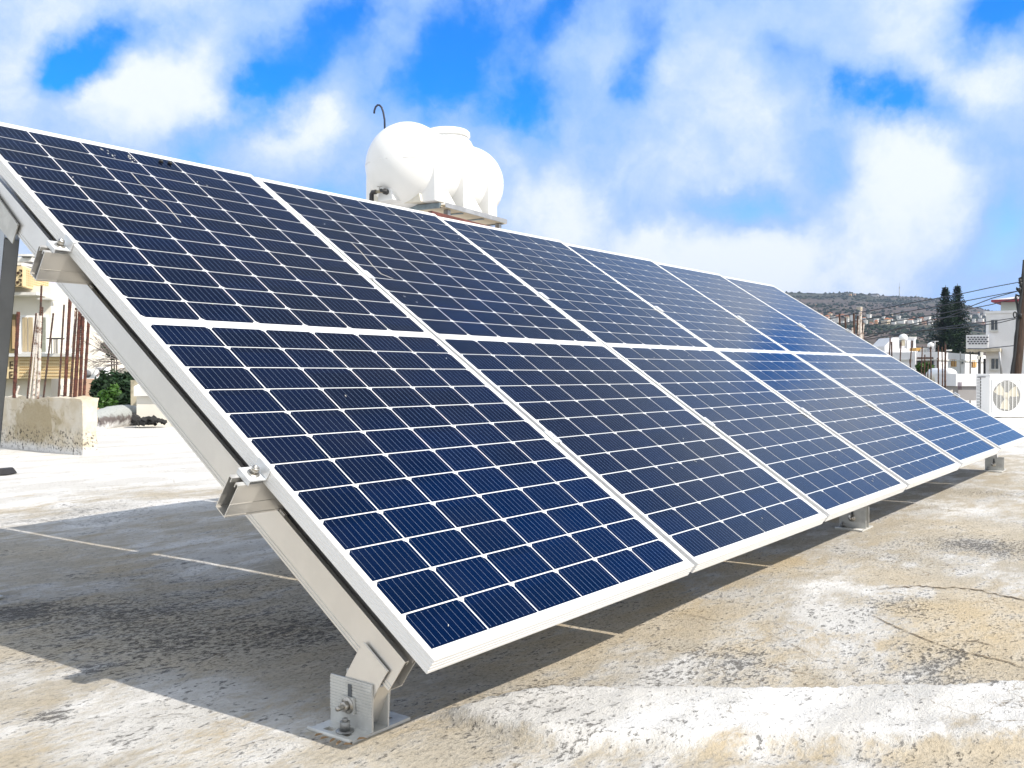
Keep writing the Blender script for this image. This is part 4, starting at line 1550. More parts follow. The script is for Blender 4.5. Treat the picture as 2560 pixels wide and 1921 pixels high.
MB().box((ul(2555.5), -.003, .01), (ul(2555.5) + .005, -.0005, H_ - .04)).build("panel_seam", mat("seam_grey", (.35, .35, .36), .8), t)
for k in range(12):
    z = H_ - .06 - k * .050
    fr_ = MB()
    y0_, y1_ = Dp * .62, Dp * .93
    fr_.box((-.004, y0_, z - .036), (-.0006, y1_, z))
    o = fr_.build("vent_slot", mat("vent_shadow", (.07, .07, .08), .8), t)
    MB().box((-.0062, y0_ + .018, z - .030), (-.0046, y1_ - .002, z - .006)).build("louvre", PVC, o)
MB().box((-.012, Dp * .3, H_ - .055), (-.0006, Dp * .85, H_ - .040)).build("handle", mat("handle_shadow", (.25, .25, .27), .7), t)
for k in range(2):
    MB().box((.12 + k * .60, -.02, -zb + roof_z(9, 0) - .006), (.19 + k * .60, Dp + .02, -.002)).build("mounting_foot", BLK, t)

# ------------------------------------------------------------------ wooden utility pole with cables
PD = 30
b0, b1 = at(2539.5, 945, PD), at(2565, 690, PD)
dpole = (b1 - b0) / (b1.z - b0.z)
base = b0 + dpole * (-6.2 - b0.z)
top = b0 + dpole * (b1.z + .5 - b0.z)
t = thing("utility_pole", (base.x, base.y, -6.2), "leaning brown wooden utility pole wrapped in black cables", "utility pole")
O = at_origin(t)
MB().tube([base, base.lerp(top, .5), top], [.19, .16, .125], 14).build("pole", mat("weathered_timber", (.06, .034, .022), .9, var=.5, scale=5, stretch=(6, 6, .5), bump=.4, bscale=30), t, O)
for k, (o_, rr) in enumerate(((-.20, .045), (-.15, .04), (-.235, .018))):
    pts = []
    for j in range(15):
        q = base.lerp(top, .35 + .65 * j / 14)
        pts.append(q + RX * (o_ + .03 * math.sin(j * 1.7 + k)) * (1 - .4 * j / 14) - FH * .06)
    MB().tube(pts, rr, 7).build("cable", BLK, t, O)
hook = MB()
hook.tube([at(2547, 741, PD), at(2540.5, 737, PD), at(2539, 746, PD), at(2543, 762, PD), at(2547, 790, PD)], .035, 7)
hook.tube([at(2550, 735, PD), at(2544, 722, PD), at(2541.5, 719, PD), at(2541, 723, PD), at(2546, 729, PD), at(2551, 733, PD)], .02, 6)
ringp = [at(2537.5 + math.cos(a) * 4, 787 + math.sin(a) * 7, PD - .2) for a in [i * .524 for i in range(13)]]
hook.tube(ringp, .02, 6, caps=False)
hook.build("cable_loops", BLK, t, O)
ins = MB()
for (x, y) in ((2550, 704), (2551.5, 711), (2549, 725), (2551, 790)):
    q = at(x, y, PD - .15)
    ins.lathe([(.0, -.09), (.05, -.07), (.035, 0), (.055, .05), (0, .08)], q, (0, 0, 1), 10)
ins.build("insulator", BLK, t, O)
br = MB()
br.tube([at(2549, 695, PD), at(2553, 700, PD), at(2560, 740, PD)], .05, 6)
br.tube([at(2553, 699, PD), at(2560, 694, PD)], .06, 6)
br.build("top_bracket", BLK, t, O)

WIRES = [([(2552, 705, 30), (2480, 718.5, 34), (2402, 735, 40), (2310, 752, 46), (2160, 780, 58), (2000, 812, 75)], "topmost wire from the pole, crossing in front of both pine tops"),
         ([(2549, 727, 30), (2480, 740, 34), (2408, 754, 40), (2344, 766, 45), (2230, 786, 55), (2060, 818, 75)], "second wire down from the pole top, crossing the brown hillside"),
         ([(2545, 728, 30), (2480, 746, 34), (2412, 772, 40), (2338, 787, 46), (2240, 803, 56), (2100, 826, 75)], "wire that splits from the second one and dips towards the pines"),
         ([(2545, 745, 30), (2480, 761.5, 34), (2418, 773.5, 40), (2338, 804, 46), (2240, 824, 56), (2120, 846, 75)], "wire touching the red eave of the hip roof house"),
         ([(2538, 795, 30), (2500, 800.5, 32), (2465, 805.5, 35), (2400, 813, 40), (2282, 830, 50), (2160, 850, 65)], "wire crossing the upper window of the white balcony building"),
         ([(2540, 797, 30), (2500, 807, 32), (2420, 818, 38), (2338, 824.5, 45), (2282, 830, 50)], "faint wire just under the one crossing the upper window"),
         ([(2400, 790, 36), (2338, 797, 40), (2282, 810, 44), (2220, 829, 50), (2160, 847, 56), (2090, 866, 66)], "lone dark wire slanting down across the bare brown slope"),
         ([(2534, 864.5, 30), (2500, 868, 36), (2460, 872.3, 60), (2420, 872, 85)], "cable from the pole to the underside of the pierced balcony")]
for pts, lab in WIRES:
    P = [at(*q) for q in pts]
    fine = []
    for a, b in zip(P, P[1:]):
        for k in range(4):
            fine.append(a.lerp(b, k / 4))
    fine.append(P[-1])
    rr = [(.014 + .0006 * max(0, (q - CAM).dot(FW) - 30)) for q in fine]
    tag(MB().tube(fine, rr, 5).build("overhead_wire", mat("wire_black", (.04, .045, .06), .6)), lab, "wire")


# ------------------------------------------------------------------ starter bars
def rebar(mb, a, b, r, seg=7, rib=True, wob=.0, rnd=random):
    a, b = Vector(a), Vector(b)
    L = (b - a).length
    n = int(L / (.010 if rib else .08)) if rib else max(2, int(L / .08))
    n = min(n, 110)
    pts, rs = [], []
    side = Vector((rnd.uniform(-1, 1), rnd.uniform(-1, 1), 0))
    for k in range(n + 1):
        pts.append(a.lerp(b, k / n) + side * wob * math.sin(k / n * 5))
        rs.append(r * (1.14 if (k % 2 and rib) else .94) * (rnd.uniform(.9, 1.1)))
    mb.tube(pts, rs, seg)


def stub(label, corner, dx, dy, z0, z1, bars, D, group=None, m=None):
    t = thing("concrete_stub", (corner[0] + dx / 2, corner[1] + dy / 2, z0), label, "concrete stub", group)
    O = at_origin(t)
    rnd = random.Random(int(corner[0] * 100))
    mb = MB()
    # weathered block: slightly uneven grid faces
    nx, ny, nz = 7, 26, 15
    for (ox, oy) in ((0, 0),):
        def P(i, j, k):
            x = corner[0] + dx * i / nx
            y = corner[1] + dy * j / ny
            z = z0 + (z1 - z0) * k / nz
            w = mnoise.noise((x * 9, y * 9, z * 9)) * .014 + mnoise.noise((x * 31, y * 31, z * 31)) * .006
            e = .014 + mnoise.noise((x * 20, y * 20, 4)) * .02 if (k == nz) else 0
            return Vector((x + (w - e if i == 0 else -w + e if i == nx else 0), y + (w if j == 0 else -w if j == ny else 0) * (1 if dy > 0 else -1), z + (w * 1.5 if k == nz else 0)))
        def quad(A, B, C, Dd):
            mb.poly([A, B, C, Dd])
        for j in range(ny):
            for k in range(nz):
                quad(P(0, j, k), P(0, j, k + 1), P(0, j + 1, k + 1), P(0, j + 1, k))
                quad(P(nx, j, k), P(nx, j + 1, k), P(nx, j + 1, k + 1), P(nx, j, k + 1))
        for i in range(nx):
            for k in range(nz):
                quad(P(i, 0, k), P(i + 1, 0, k), P(i + 1, 0, k + 1), P(i, 0, k + 1))
                quad(P(i, ny, k), P(i, ny, k + 1), P(i + 1, ny, k + 1), P(i + 1, ny, k))
            for j in range(ny):
                quad(P(i, j, nz), P(i + 1, j, nz), P(i + 1, j + 1, nz), P(i, j + 1, nz))
    mb.build("block", m, t, O)
    for (x0, y0, x1, y1, w, kind) in bars:
        d0 = D
        a = at(x0, y0, d0)
        b = at(x1, y1, d0)
        bb = MB()
        rebar(bb, a + (a - b).normalized() * .04, b, w * d0 / FPX / 2, rib=kind != 3 or True, wob=(.0, .005, .006, .0)[kind], rnd=rnd)
        bb.build("rebar", (RUST, RUSTD, CEMBAR, CEMBAR)[kind], t, O)
    return t


def stub_material():
    m = bpy.data.materials.new("old_plastered_concrete")
    m.use_nodes = True
    T = NT(m.node_tree)
    vec = T.n("ShaderNodeTexCoord").outputs["Object"]
    sp = T.n("ShaderNodeSeparateXYZ", {0: vec})
    c = T.mix(T.ramp(T.noise(vec, 5, 6, .6).outputs["Fac"], .4, .65), (.56, .49, .37), (.66, .61, .52))
    # bare ochre-grey patch where plaster has gone, dark growth near the foot
    cen = T.n("ShaderNodeVectorMath", {0: vec, 1: STC}, operation="SUBTRACT").outputs[0]
    cen = T.n("ShaderNodeVectorMath", {0: cen, 1: (1.5, 2.3, 4.6)}, operation="MULTIPLY").outputs[0]
    dist = T.n("ShaderNodeVectorMath", {0: cen}, operation="LENGTH").outputs["Value"]
    dist = T.math("ADD", dist, T.math("MULTIPLY_ADD", T.noise(vec, 6, 7, .7).outputs["Fac"], 2.2, -1.1))
    c = T.mix(T.ramp(dist, 1.1, .70, 0, .85), c, T.mix(T.noise(vec, 60, 5, .7).outputs["Fac"], (.26, .21, .12), (.50, .42, .28)))
    low = T.math("ADD", sp.outputs[2], T.math("MULTIPLY", T.noise(vec, 6, 5, .6).outputs["Fac"], .16))
    c = T.mix(T.ramp(low, .17, .10), c, (.74, .72, .69))
    fl = T.noise(vec, 34, 6, .75).outputs["Fac"]
    band = T.math("MULTIPLY", T.ramp(low, .34, .22), T.ramp(low, .04, .12))
    c = T.mix(T.math("MULTIPLY", T.ramp(fl, .52, .60), band), c, (.05, .045, .04))
    cr = T.n("ShaderNodeTexVoronoi", {"Vector": T.n("ShaderNodeVectorMath", {0: vec, 1: T.n("ShaderNodeVectorMath", {0: T.noise(vec, 8, 4, .6).outputs["Color"], "Scale": .12}, operation="SCALE").outputs[0]}, operation="ADD").outputs[0], "Scale": 4.5}, feature="DISTANCE_TO_EDGE").outputs["Distance"]
    c = T.mix(T.math("MULTIPLY", T.ramp(cr, .010, .002, 0, .7), T.ramp(T.noise(vec, 3, 3).outputs["Fac"], .45, .55)), c, (.13, .09, .05))
    b = T.n("ShaderNodeBump", {"Strength": .6, "Distance": .01, "Height": T.noise(vec, 45, 6, .7).outputs["Fac"]}).outputs[0]
    bs = T.n("ShaderNodeBsdfPrincipled", {"Base Color": c, "Roughness": .92, "Specular IOR Level": .15, "Normal": b})
    T.t.links.new(bs.outputs[0], T.n("ShaderNodeOutputMaterial").inputs[0])
    return m


pc = on_z(207, 1139, 0)
pdy = ext(pc, 1, 1)
pdx = ext(pc, 0, 243)
ptop = on_x(207, 996, pc.x).z
STC = (pc.x, pc.y + pdy * .55, ptop * .52)
SM = stub_material()
PB = [(36, 984, 46, 780, 8.5, 0), (69, 986, 90, 783, 3.6, 1), (74, 986, 95, 784, 3.4, 2), (84, 987, 98, 800, 6.5, 2), (94, 986, 103, 790, 7.5, 2), (97, 880, 104, 714, 5.0, 1), (103, 860, 107, 768, 3.6, 1),
      (110, 983, 133.5, 783, 4.4, 1), (147, 982, 160.5, 762, 4.4, 1), (162.5, 986, 175.5, 744, 8, 0), (177, 982, 191, 770, 6.5, 1), (182, 860, 190, 776, 5, 2), (187.5, 988, 201, 765, 9, 0),
      (200, 986, 208, 790, 8, 0), (210, 988, 222, 800, 7, 0), (43.5, 984, 45, 965, 5, 2)]
stub("cracked low concrete stub with a thick bunch of rusty starter bars, beyond the rack", (pc.x, pc.y), pdx, pdy, -.02, ptop, PB, (pc - CAM).dot(FW) + .28, m=SM)
g1 = [(2099.5, 850, 2099.5, 785, 5, 1), (2113.5, 850, 2114, 796, 4.5, 1), (2135, 850, 2135, 784, 4.5, 1), (2144, 850, 2144, 790, 4, 1), (2131.5, 850, 2131, 820, 4, 2), (2144, 855, 2146, 800, 4.5, 2), (2151, 855, 2151, 780, 6.5, 2),
      (2157.5, 855, 2158, 808, 3.5, 2), (2160, 862, 2156, 800, 2.5, 1)]
q = at(2128, 934.25, 12.4)
STC = (0, 0, -9)
SM2 = mat("rough_concrete", (.52, .47, .40), .92, var=.25, scale=6, bump=.4, bscale=40)
stub("starter bars crusted with cement, standing beyond the last panel, higher bunch", (q.x - .15, q.y + .2), .42, .35, -.05, .98, g1, 12.7, m=SM2)
B2 = [(2224.5, 905, 2224.5, 842, 3.2), (2229.5, 905, 2229, 855, 3.6), (2251.5, 915, 2251.5, 856, 3), (2276, 925, 2279, 852, 3), (2275.5, 925, 2275.5, 898, 3)]
B3 = [(2304.5, 945, 2304.5, 869, 2.8), (2311.5, 950, 2311.5, 887, 2.8), (2320, 955, 2320, 905, 2.6), (2327.5, 960, 2327, 867, 3.2)]
B4 = [(2346, 968, 2346, 864, 3.2), (2355.5, 972, 2356, 868, 3.0), (2363.5, 980, 2363, 860, 4.4), (2363.2, 880, 2363.2, 855, 1.6)]
for bl, lab, px, D in ((B2, "dark starter bars in front of the white stair house", 2250, 14.5), (B3, "thin starter bars in front of the shrub and the veranda", 2316, 14.0), (B4, "tall starter bars beside the big lying tank, one of them thick", 2355, 13.5)):
    q = at(px, 934.25, D)
    ybot = max(b[1] for b in bl)
    stub(lab, (q.x - .2, q.y - .1), .45, .35, -.05, zpx(ybot - 6, D) - .02, [(*b, 1) for b in bl], D + .1, m=SM2)

# ------------------------------------------------------------------ beyond the roof on the far side of the rack
t = vthing("apartment_building", 60, 990, 35, "cream apartment building with yellow pierced-block balconies behind the starter bars", "building", z=-6.2)
vpart(t, "wall", CREAM, [(-160, 128, 716, 1400, 35, 7), (128, 206, 732, 1400, 38, 6)])
vpart(t, "roof_slab", WHITE2, [(-160, 60, 657, 664, 34.2, 3)])
a, b = at(58, 934.25, 34), at(124, 934.25, 36.7)
z0, z1 = zpx(717, 34), zpx(667, 34)
mb = MB()
mb.hexa([Vector((q.x, q.y, z)) for z in (z0, z1) for q in (a, b, b + FH * .3 - RX * .2, a + FH * .3 - RX * .2)])
vbox(mb, -160, 58, 666, 716, 34, .25)
bp = mb.build("upper_balcony_parapet", YELLOW, t, at_origin(t))
mb = MB()
mb.hexa([Vector((q.x, q.y, z)) for z in (z1 + .003, z1 + .12) for q in (a - RX * .05, b + RX * .1, b + FH * .35 - RX * .2, a + FH * .35 - RX * .2)])
mb.build("parapet_cap", WHITE2, t, at_origin(t))
hl = MB()
for (cx, cy) in ((46, 683), (44.5, 706.5), (20, 683), (19, 706.5)):
    for (x0, x1, y0, y1) in ((-3, 3, -3, 3), (3, 9.5, -8.5, -6), (7.5, 10, -8, -2), (3, 9.5, 6, 8.5), (7.5, 10, 2, 8), (-9, -4, -8.5, -6), (-9, -4, 6, 8.5)):
        vbox(hl, cx + x0, cx + x1, cy + y0, cy + y1, 33.96, .03)
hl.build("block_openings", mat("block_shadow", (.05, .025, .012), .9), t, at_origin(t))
hl = MB()
for r_ in range(7):
    for k in range(13):
        f = (k + .8) / 14
        q = a.lerp(b, f) + (RX * .6 - FH * .8) * .012
        z = z0 + .08 + (z1 - z0 - .12) * r_ / 7
        e = (b - a).normalized() * .045
        hl.hexa([q - e + Vector((0, 0, z - q.z)), q + e + Vector((0, 0, z - q.z)), q + e + FH * .02 + Vector((0, 0, z - q.z)), q - e + FH * .02 + Vector((0, 0, z - q.z)),
                 q - e + Vector((0, 0, z + .03 - q.z)), q + e + Vector((0, 0, z + .03 - q.z)), q + e + FH * .02 + Vector((0, 0, z + .03 - q.z)), q - e + FH * .02 + Vector((0, 0, z + .03 - q.z))])
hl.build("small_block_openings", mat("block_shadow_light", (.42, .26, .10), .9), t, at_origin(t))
vpart(t, "cornice", WHITE2, [(-160, 92, 731, 738, 34.3, .8), (92, 128, 745, 749, 34.6, .5)])
vpart(t, "floor_band", WHITE2, [(-160, 180, 884, 892, 34.2, .9)])
vpart(t, "lower_balcony_parapet", YELLOW, [(-160, 179, 893, 947, 34.4, .7)])
hl = MB()
for r_ in range(6):
    for k in range(26):
        x = 49 + k * 5
        if 78 > x or 100 < x < 146 or 150 < x:
            vbox(hl, x, x + 3, 901 + r_ * 7.5 + (r_ % 3) * .6, 903 + r_ * 7.5 + (r_ % 3) * .6, 34.38, .03)
hl.build("small_block_openings", MATS["block_shadow_light"], t, at_origin(t))
hl = MB()
for (cx, cy) in ((30, 913), (29, 938)):
    for (x0, x1, y0, y1) in ((-2, 2, -2, 2), (-6, -3.5, -9, 9), (-6, 3, -9, -7), (-6, 3, 7, 9)):
        vbox(hl, cx + x0, cx + x1, cy + y0, cy + y1, 34.38, .03)
hl.build("block_openings", MATS["block_shadow"], t, at_origin(t))
wf = vpart(t, "window", PVC, [(45, 119, 789, 884, 34.9, .12)])
for (x0, x1) in ((56, 68), (71, 82), (103, 114)):
    MBg = MB()
    vbox(MBg, x0, x1, 794, 880, 34.86, .03)
    MBg.build("pane", CURT if x0 < 100 else mat("olive_curtain", (.30, .31, .25), .6, var=.2, scale=5), wf)
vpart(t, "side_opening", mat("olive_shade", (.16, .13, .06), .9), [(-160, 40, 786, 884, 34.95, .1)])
vpart(t, "door_leaf", mat("tan_door", (.50, .34, .18), .8), [(31, 38, 800, 872, 34.9, .08)])
vpart(t, "high_window", mat("slate_pane", (.12, .17, .20), .3), [(160, 173, 744, 758, 37.95, .1)])
vpart(t, "blue_window", mat("blue_pane", (.05, .07, .20), .3), [(185, 196, 768, 790, 37.95, .1)])
wf = vpart(t, "teal_window", PVC, [(155, 186, 822, 857, 37.9, .12)])
MBg = MB()
vbox(MBg, 158, 170, 825, 852, 37.85, .04)
vbox(MBg, 172, 183, 825, 852, 37.85, .04)
MBg.build("pane", mat("teal_shutter", (.10, .42, .38), .6), wf)
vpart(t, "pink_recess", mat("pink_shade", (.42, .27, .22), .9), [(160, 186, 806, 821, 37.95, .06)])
t = vthing("steel_stand", 133, 884, 33.6, "small dark steel stand like a table on the cream building's balcony", "stand", z=zpx(884, 33.6))
vpart(t, "stand_top", BLK, [(117, 149, 845, 848, 33.6, .4)])
for x in (128, 134.5, 139, 142):
    vpart(t, "stand_leg", BLK, [(x, x + 1, 848.5, 884, 33.6, .04)])
t = vthing("rooftop_house", 60, 664, 44, "pale lavender roof shapes above the cream building", "roof structure", z=zpx(716, 44))
vpart(t, "wall", mat("lavender_wall", (.58, .58, .66), .9), [(30, 84, 655, 716, 44, 4)])
vpart(t, "roof", WHITE2, [(40, 80, 644, 655, 43.6, 5), (46, 86, 636, 641, 44.5, 3)])
vpart(t, "rail", BLK, [(56, 79, 641.5, 644, 43.5, .1)])

t = vthing("pink_house", 270, 900, 46, "pale pink house wall behind the bare twigs", "house", z=-6.2)
vpart(t, "wall", mat("pale_pink_wall", (.72, .60, .50), .9, var=.05, scale=1), [(196, 520, 790, 1300, 46, 6)])
vpart(t, "soffit_band", mat("pink_band", (.60, .48, .42), .9), [(196, 520, 806, 822, 45.9, .1)])
t = vthing("tiled_shed", 235, 924, 40, "small shed with an orange tiled roof behind the starter bars", "shed", z=-6.2)
vpart(t, "wall", WHITE2, [(200, 320, 920, 1400, 40, 4)])
a, b = at(200, 934.25, 39.5), at(252, 934.25, 39.5)
zt_, zb_ = zpx(905, 39.5), zpx(924, 39.5)
mb = MB()
mb.hexa([Vector((a.x, a.y, zb_)), Vector((b.x, b.y, zb_)), Vector((b.x, b.y, zb_)) + FH * .12, Vector((a.x, a.y, zb_)) + FH * .12,
         Vector((a.x, a.y, zt_)) + FH * 1.0, Vector((b.x, b.y, zt_)) + FH * 1.0 - RX * .1, Vector((b.x, b.y, zt_)) + FH * 1.15, Vector((a.x, a.y, zt_)) + FH * 1.15])
mb.build("tiled_roof", TERRA, t, at_origin(t))
t = vthing("flat_white_roof", 270, 935, 34, "white flat roof slab carrying two air conditioners", "building", z=-6.2)
vpart(t, "wall", WHITE, [(206, 420, 938, 1400, 33, 7)])
vpart(t, "canopy", WHITE2, [(262, 420, 888, 896, 37, 3), (232, 300, 914, 917, 36.5, 1)])
for (x0, x1, y0, y1, D, lab, fx) in ((236, 266, 918, 937.5, 34.5, "air conditioner with a dark round fan, the higher of two on the white flat roof", 248), (214, 238, 924, 946, 31, "white air conditioner half hidden by the rusty bars", 219)):
    t = vthing("air_conditioner", (x0 + x1) / 2, y1, D, lab, "air conditioner", z=zpx(y1, D))
    vpart(t, "casing", PVC, [(x0, x1, y0, y1, D, .3)])
    c = at(fx, (y0 + y1) / 2, D - .01)
    MB().lathe([(0, 0), ((y1 - y0) * .42 * D / FPX, 0), ((y1 - y0) * .42 * D / FPX, .012), (0, .013)], c, -FH, 24).build("fan", mat("fan_grey", (.20, .20, .21), .7), t, at_origin(t))
t = vthing("peach_wall", 226, 1000, 24, "peach rendered wall end between the starter bars and the bush", "wall", z=-6.2)
vpart(t, "wall_face", PEACH, [(180, 240, 948, 1400, 24, .8)])
t = vthing("cream_garden_wall", 270, 1000, 25, "cream wall behind the dark green bush", "wall", z=-6.2)
vpart(t, "wall_face", CREAM, [(241, 460, 946, 1400, 25, .4)])
pr = MB()
pr.tube([at(243, 942, 24.6), at(250, 930, 24.6), at(262, 927, 24.6), at(270, 929, 24.6), at(272, 945, 24.6)], .018, 6)
pr.tube([at(270, 929, 24.6), at(274, 926, 24.6)], .018, 6)
tag(pr.build("bent_pipe", GREYM), "thin bent grey pipe standing on the cream wall", "pipe")
bush("bush", "dense dark green leafy bush behind the roof edge", 292, 985, 17, 120, 130, 6500, .055, GREEN_D, 61, lobes=14, zb=-6.2)
bush("bush", "brighter young leaves of a bush top nearest the concrete stub", 264, 995, 15.6, 60, 60, 1500, .05, GREEN_L, 62, lobes=6, zb=-6.2)
bush("tree", "tree crown end peeping out behind the sloping beam", 288, 868, 30, 70, 80, 1800, .07, GREEN_D, 63, cat="tree", lobes=7, zb=-6.2)
tw = MB()
rnd = random.Random(8)


def twig(p, d, L, r, depth):
    q = p + d * L * .5 + Vector((0, 0, rnd.uniform(-.04, .03)))
    e = p + d * L
    tw.tube([p, q, e], [r, r * .8, r * .5], 5, caps=False)
    if depth:
        for k in range(3):
            nd = (d + RX * rnd.uniform(-.5, .3) + Vector((0, 0, rnd.uniform(-.7, .7)))).normalized()
            twig(p.lerp(e, rnd.uniform(.35, 1)), nd, L * rnd.uniform(.4, .65), r * .55, depth - 1)


TB = at(330, 905, 27)
tt = thing("bare_tree", (TB.x, TB.y, -6.2), "bare grey twigs reaching towards the starter bars", "tree")
tw.tube([Vector((TB.x, TB.y, -6.2)), TB], [.12, .05], 7)
for (x, y) in ((228, 902), (236, 884), (226, 868), (250, 850), (240, 915), (262, 860), (300, 930)):
    e = at(x, y, 27)
    twig(TB, (e - TB).normalized(), (e - TB).length * .8, .022, 3)
tw.build("branches", mat("twig_grey", (.20, .17, .16), .9), tt, at_origin(tt))

# parapet stones and felt roll on the far edge of our roof
p = on_z(243, 1078, 0)
q = on_z(345, 1052, 0)
D0 = (p - CAM).dot(FW)
felt = MB()
n = 26
A, B = at(224, 1052, D0 + .2), at(338, 1030, D0 + 1.6)
A.z, B.z = .05, .10
rs = [.155 + .012 * mnoise.noise((k * .5, 3, 1)) for k in range(n + 1)]
felt.tube([A.lerp(B, k / n) + Vector((0, 0, .05 * math.sin(k / n * 3.1))) for k in range(n + 1)], rs, 18)
fm = bpy.data.materials.new("old_roofing_felt")
fm.use_nodes = True
T = NT(fm.node_tree)
vec = T.n("ShaderNodeTexCoord").outputs["Object"]
sz = T.n("ShaderNodeSeparateXYZ", {0: vec}).outputs[2]
hz = T.math("ADD", sz, T.math("MULTIPLY_ADD", T.noise(vec, 9, 6, .7).outputs["Fac"], .22, -.11))
c = T.mix(T.ramp(hz, .03, .11), (.72, .71, .70), (.12, .10, .095))
c = T.mix(T.ramp(hz, .12, .19), c, (.36, .38, .37))
c = T.mix(T.ramp(T.noise(vec, 40, 5, .75).outputs["Fac"], .55, .65, 0, .6), c, (.08, .07, .065))
bs = T.n("ShaderNodeBsdfPrincipled", {"Base Color": c, "Roughness": .9})
T.t.links.new(bs.outputs[0], T.n("ShaderNodeOutputMaterial").inputs[0])
tag(felt.build("roofing_felt_roll", fm), "grey weathered hump of roofing felt between the concrete stub and the edge stones", "felt roll")
t = vthing("edge_stone", 331, 1015, 13.2, "upright weathered stone post at the roof edge behind the beam", "stone", z=-.02)
vpart(t, "post", mat("weathered_stone", (.50, .44, .32), .9, var=.35, scale=6), [(326.5, 341, 951, 1018, 13.2, .25)])
t = vthing("parapet_block", 400, 1015, 12.6, "white coping block on a low cream wall at the roof edge", "parapet", z=-.02)
mb = MB()
vbox(mb, 334, 470, 967, 991, 12.6, .5)
a, b = at(334, 934.25, 12.6), at(470, 934.25, 12.6)
z = zpx(966.8, 12.6)
mb.hexa([Vector((a.x, a.y, z)), Vector((b.x, b.y, z)), Vector((b.x, b.y, z)) + FH * .5, Vector((a.x, a.y, z)) + FH * .5,
         Vector((a.x, a.y, z + .075)) + FH * .22 + RX * .06, Vector((b.x, b.y, z + .075)) + FH * .22, Vector((b.x, b.y, z + .075)) + FH * .28, Vector((a.x, a.y, z + .075)) + FH * .28 + RX * .06])
mb.build("coping", WHITE2, t, at_origin(t))
vpart(t, "low_wall", CREAM, [(341, 470, 991.5, 1082, 12.66, .4)])
rub = MB()
rnd = random.Random(14)
for k in range(70):
    x = rnd.uniform(336, 415)
    y = 1052 + (x - 336) * .05 + rnd.uniform(-14, 8) * (1 - (x - 336) / 110)
    c = on_z(x, max(y, 1030), 0)
    s_ = rnd.uniform(.012, .05) * (1.3 - (x - 336) / 100)
    c = at(x, y, 12.3 + rnd.uniform(-.1, .2))
    c.z = max(c.z, 0.0)
    M = Matrix.Translation(c) @ Matrix.Rotation(rnd.random() * 3, 4, (rnd.random(), rnd.random(), 1))
    rub.box((-s_, -s_ * .7, -s_ * .5), (s_, s_ * .7, s_ * .5), 0, M)
tag(rub.build("crumbled_felt", mat("black_crumbs", (.03, .03, .03), .9)), "black crumbled roofing scraps at the foot of the cream wall", "debris", kind="stuff")
h = on_z(15, 1184, .004)
mb = MB()
ring = []
rnd = random.Random(3)
for k in range(14):
    a = k / 14 * 6.283
    ring.append(h + (RX * math.cos(a) * .062 + FH * math.sin(a) * .10) * rnd.uniform(.8, 1.2))
mb.prism(ring, (0, 0, .03))
b_n = len(ring)
for k in range(b_n, 2 * b_n):
    mb.v[k] = mb.v[k].lerp(Vector((h.x, h.y, mb.v[k].z + .02)), .35)
tag(mb.build("tar_lump", DARK), "small black lump of tar on the white roof near the rack's rear leg", "tar lump")
# dead leaves under the near foot
lv = MB()
rnd = random.Random(2)
for (x, y) in ((798, 1838), (812, 1846), (832, 1852), (848, 1858), (905, 1848), (870, 1862)):
    c = on_z(x, y, .006)
    a = rnd.random() * 3
    for s_ in (-1, 1):
        d = Vector((math.cos(a), math.sin(a), 0))
        n_ = Vector((-d.y, d.x, 0)) * s_
        lv.poly([c - d * .010, c + n_ * .004 - d * .003 + Vector((0, 0, .002)), c + n_ * .0035 + d * .005 + Vector((0, 0, .003)), c + d * .010])
tag(lv.build("dry_leaf", mat("dry_leaf_tan", (.33, .21, .11), .8)), "scraps of dry tan leaf caught under the near foot plate", "leaf litter", kind="stuff")

# ------------------------------------------------------------------ big water tank on its steel stand


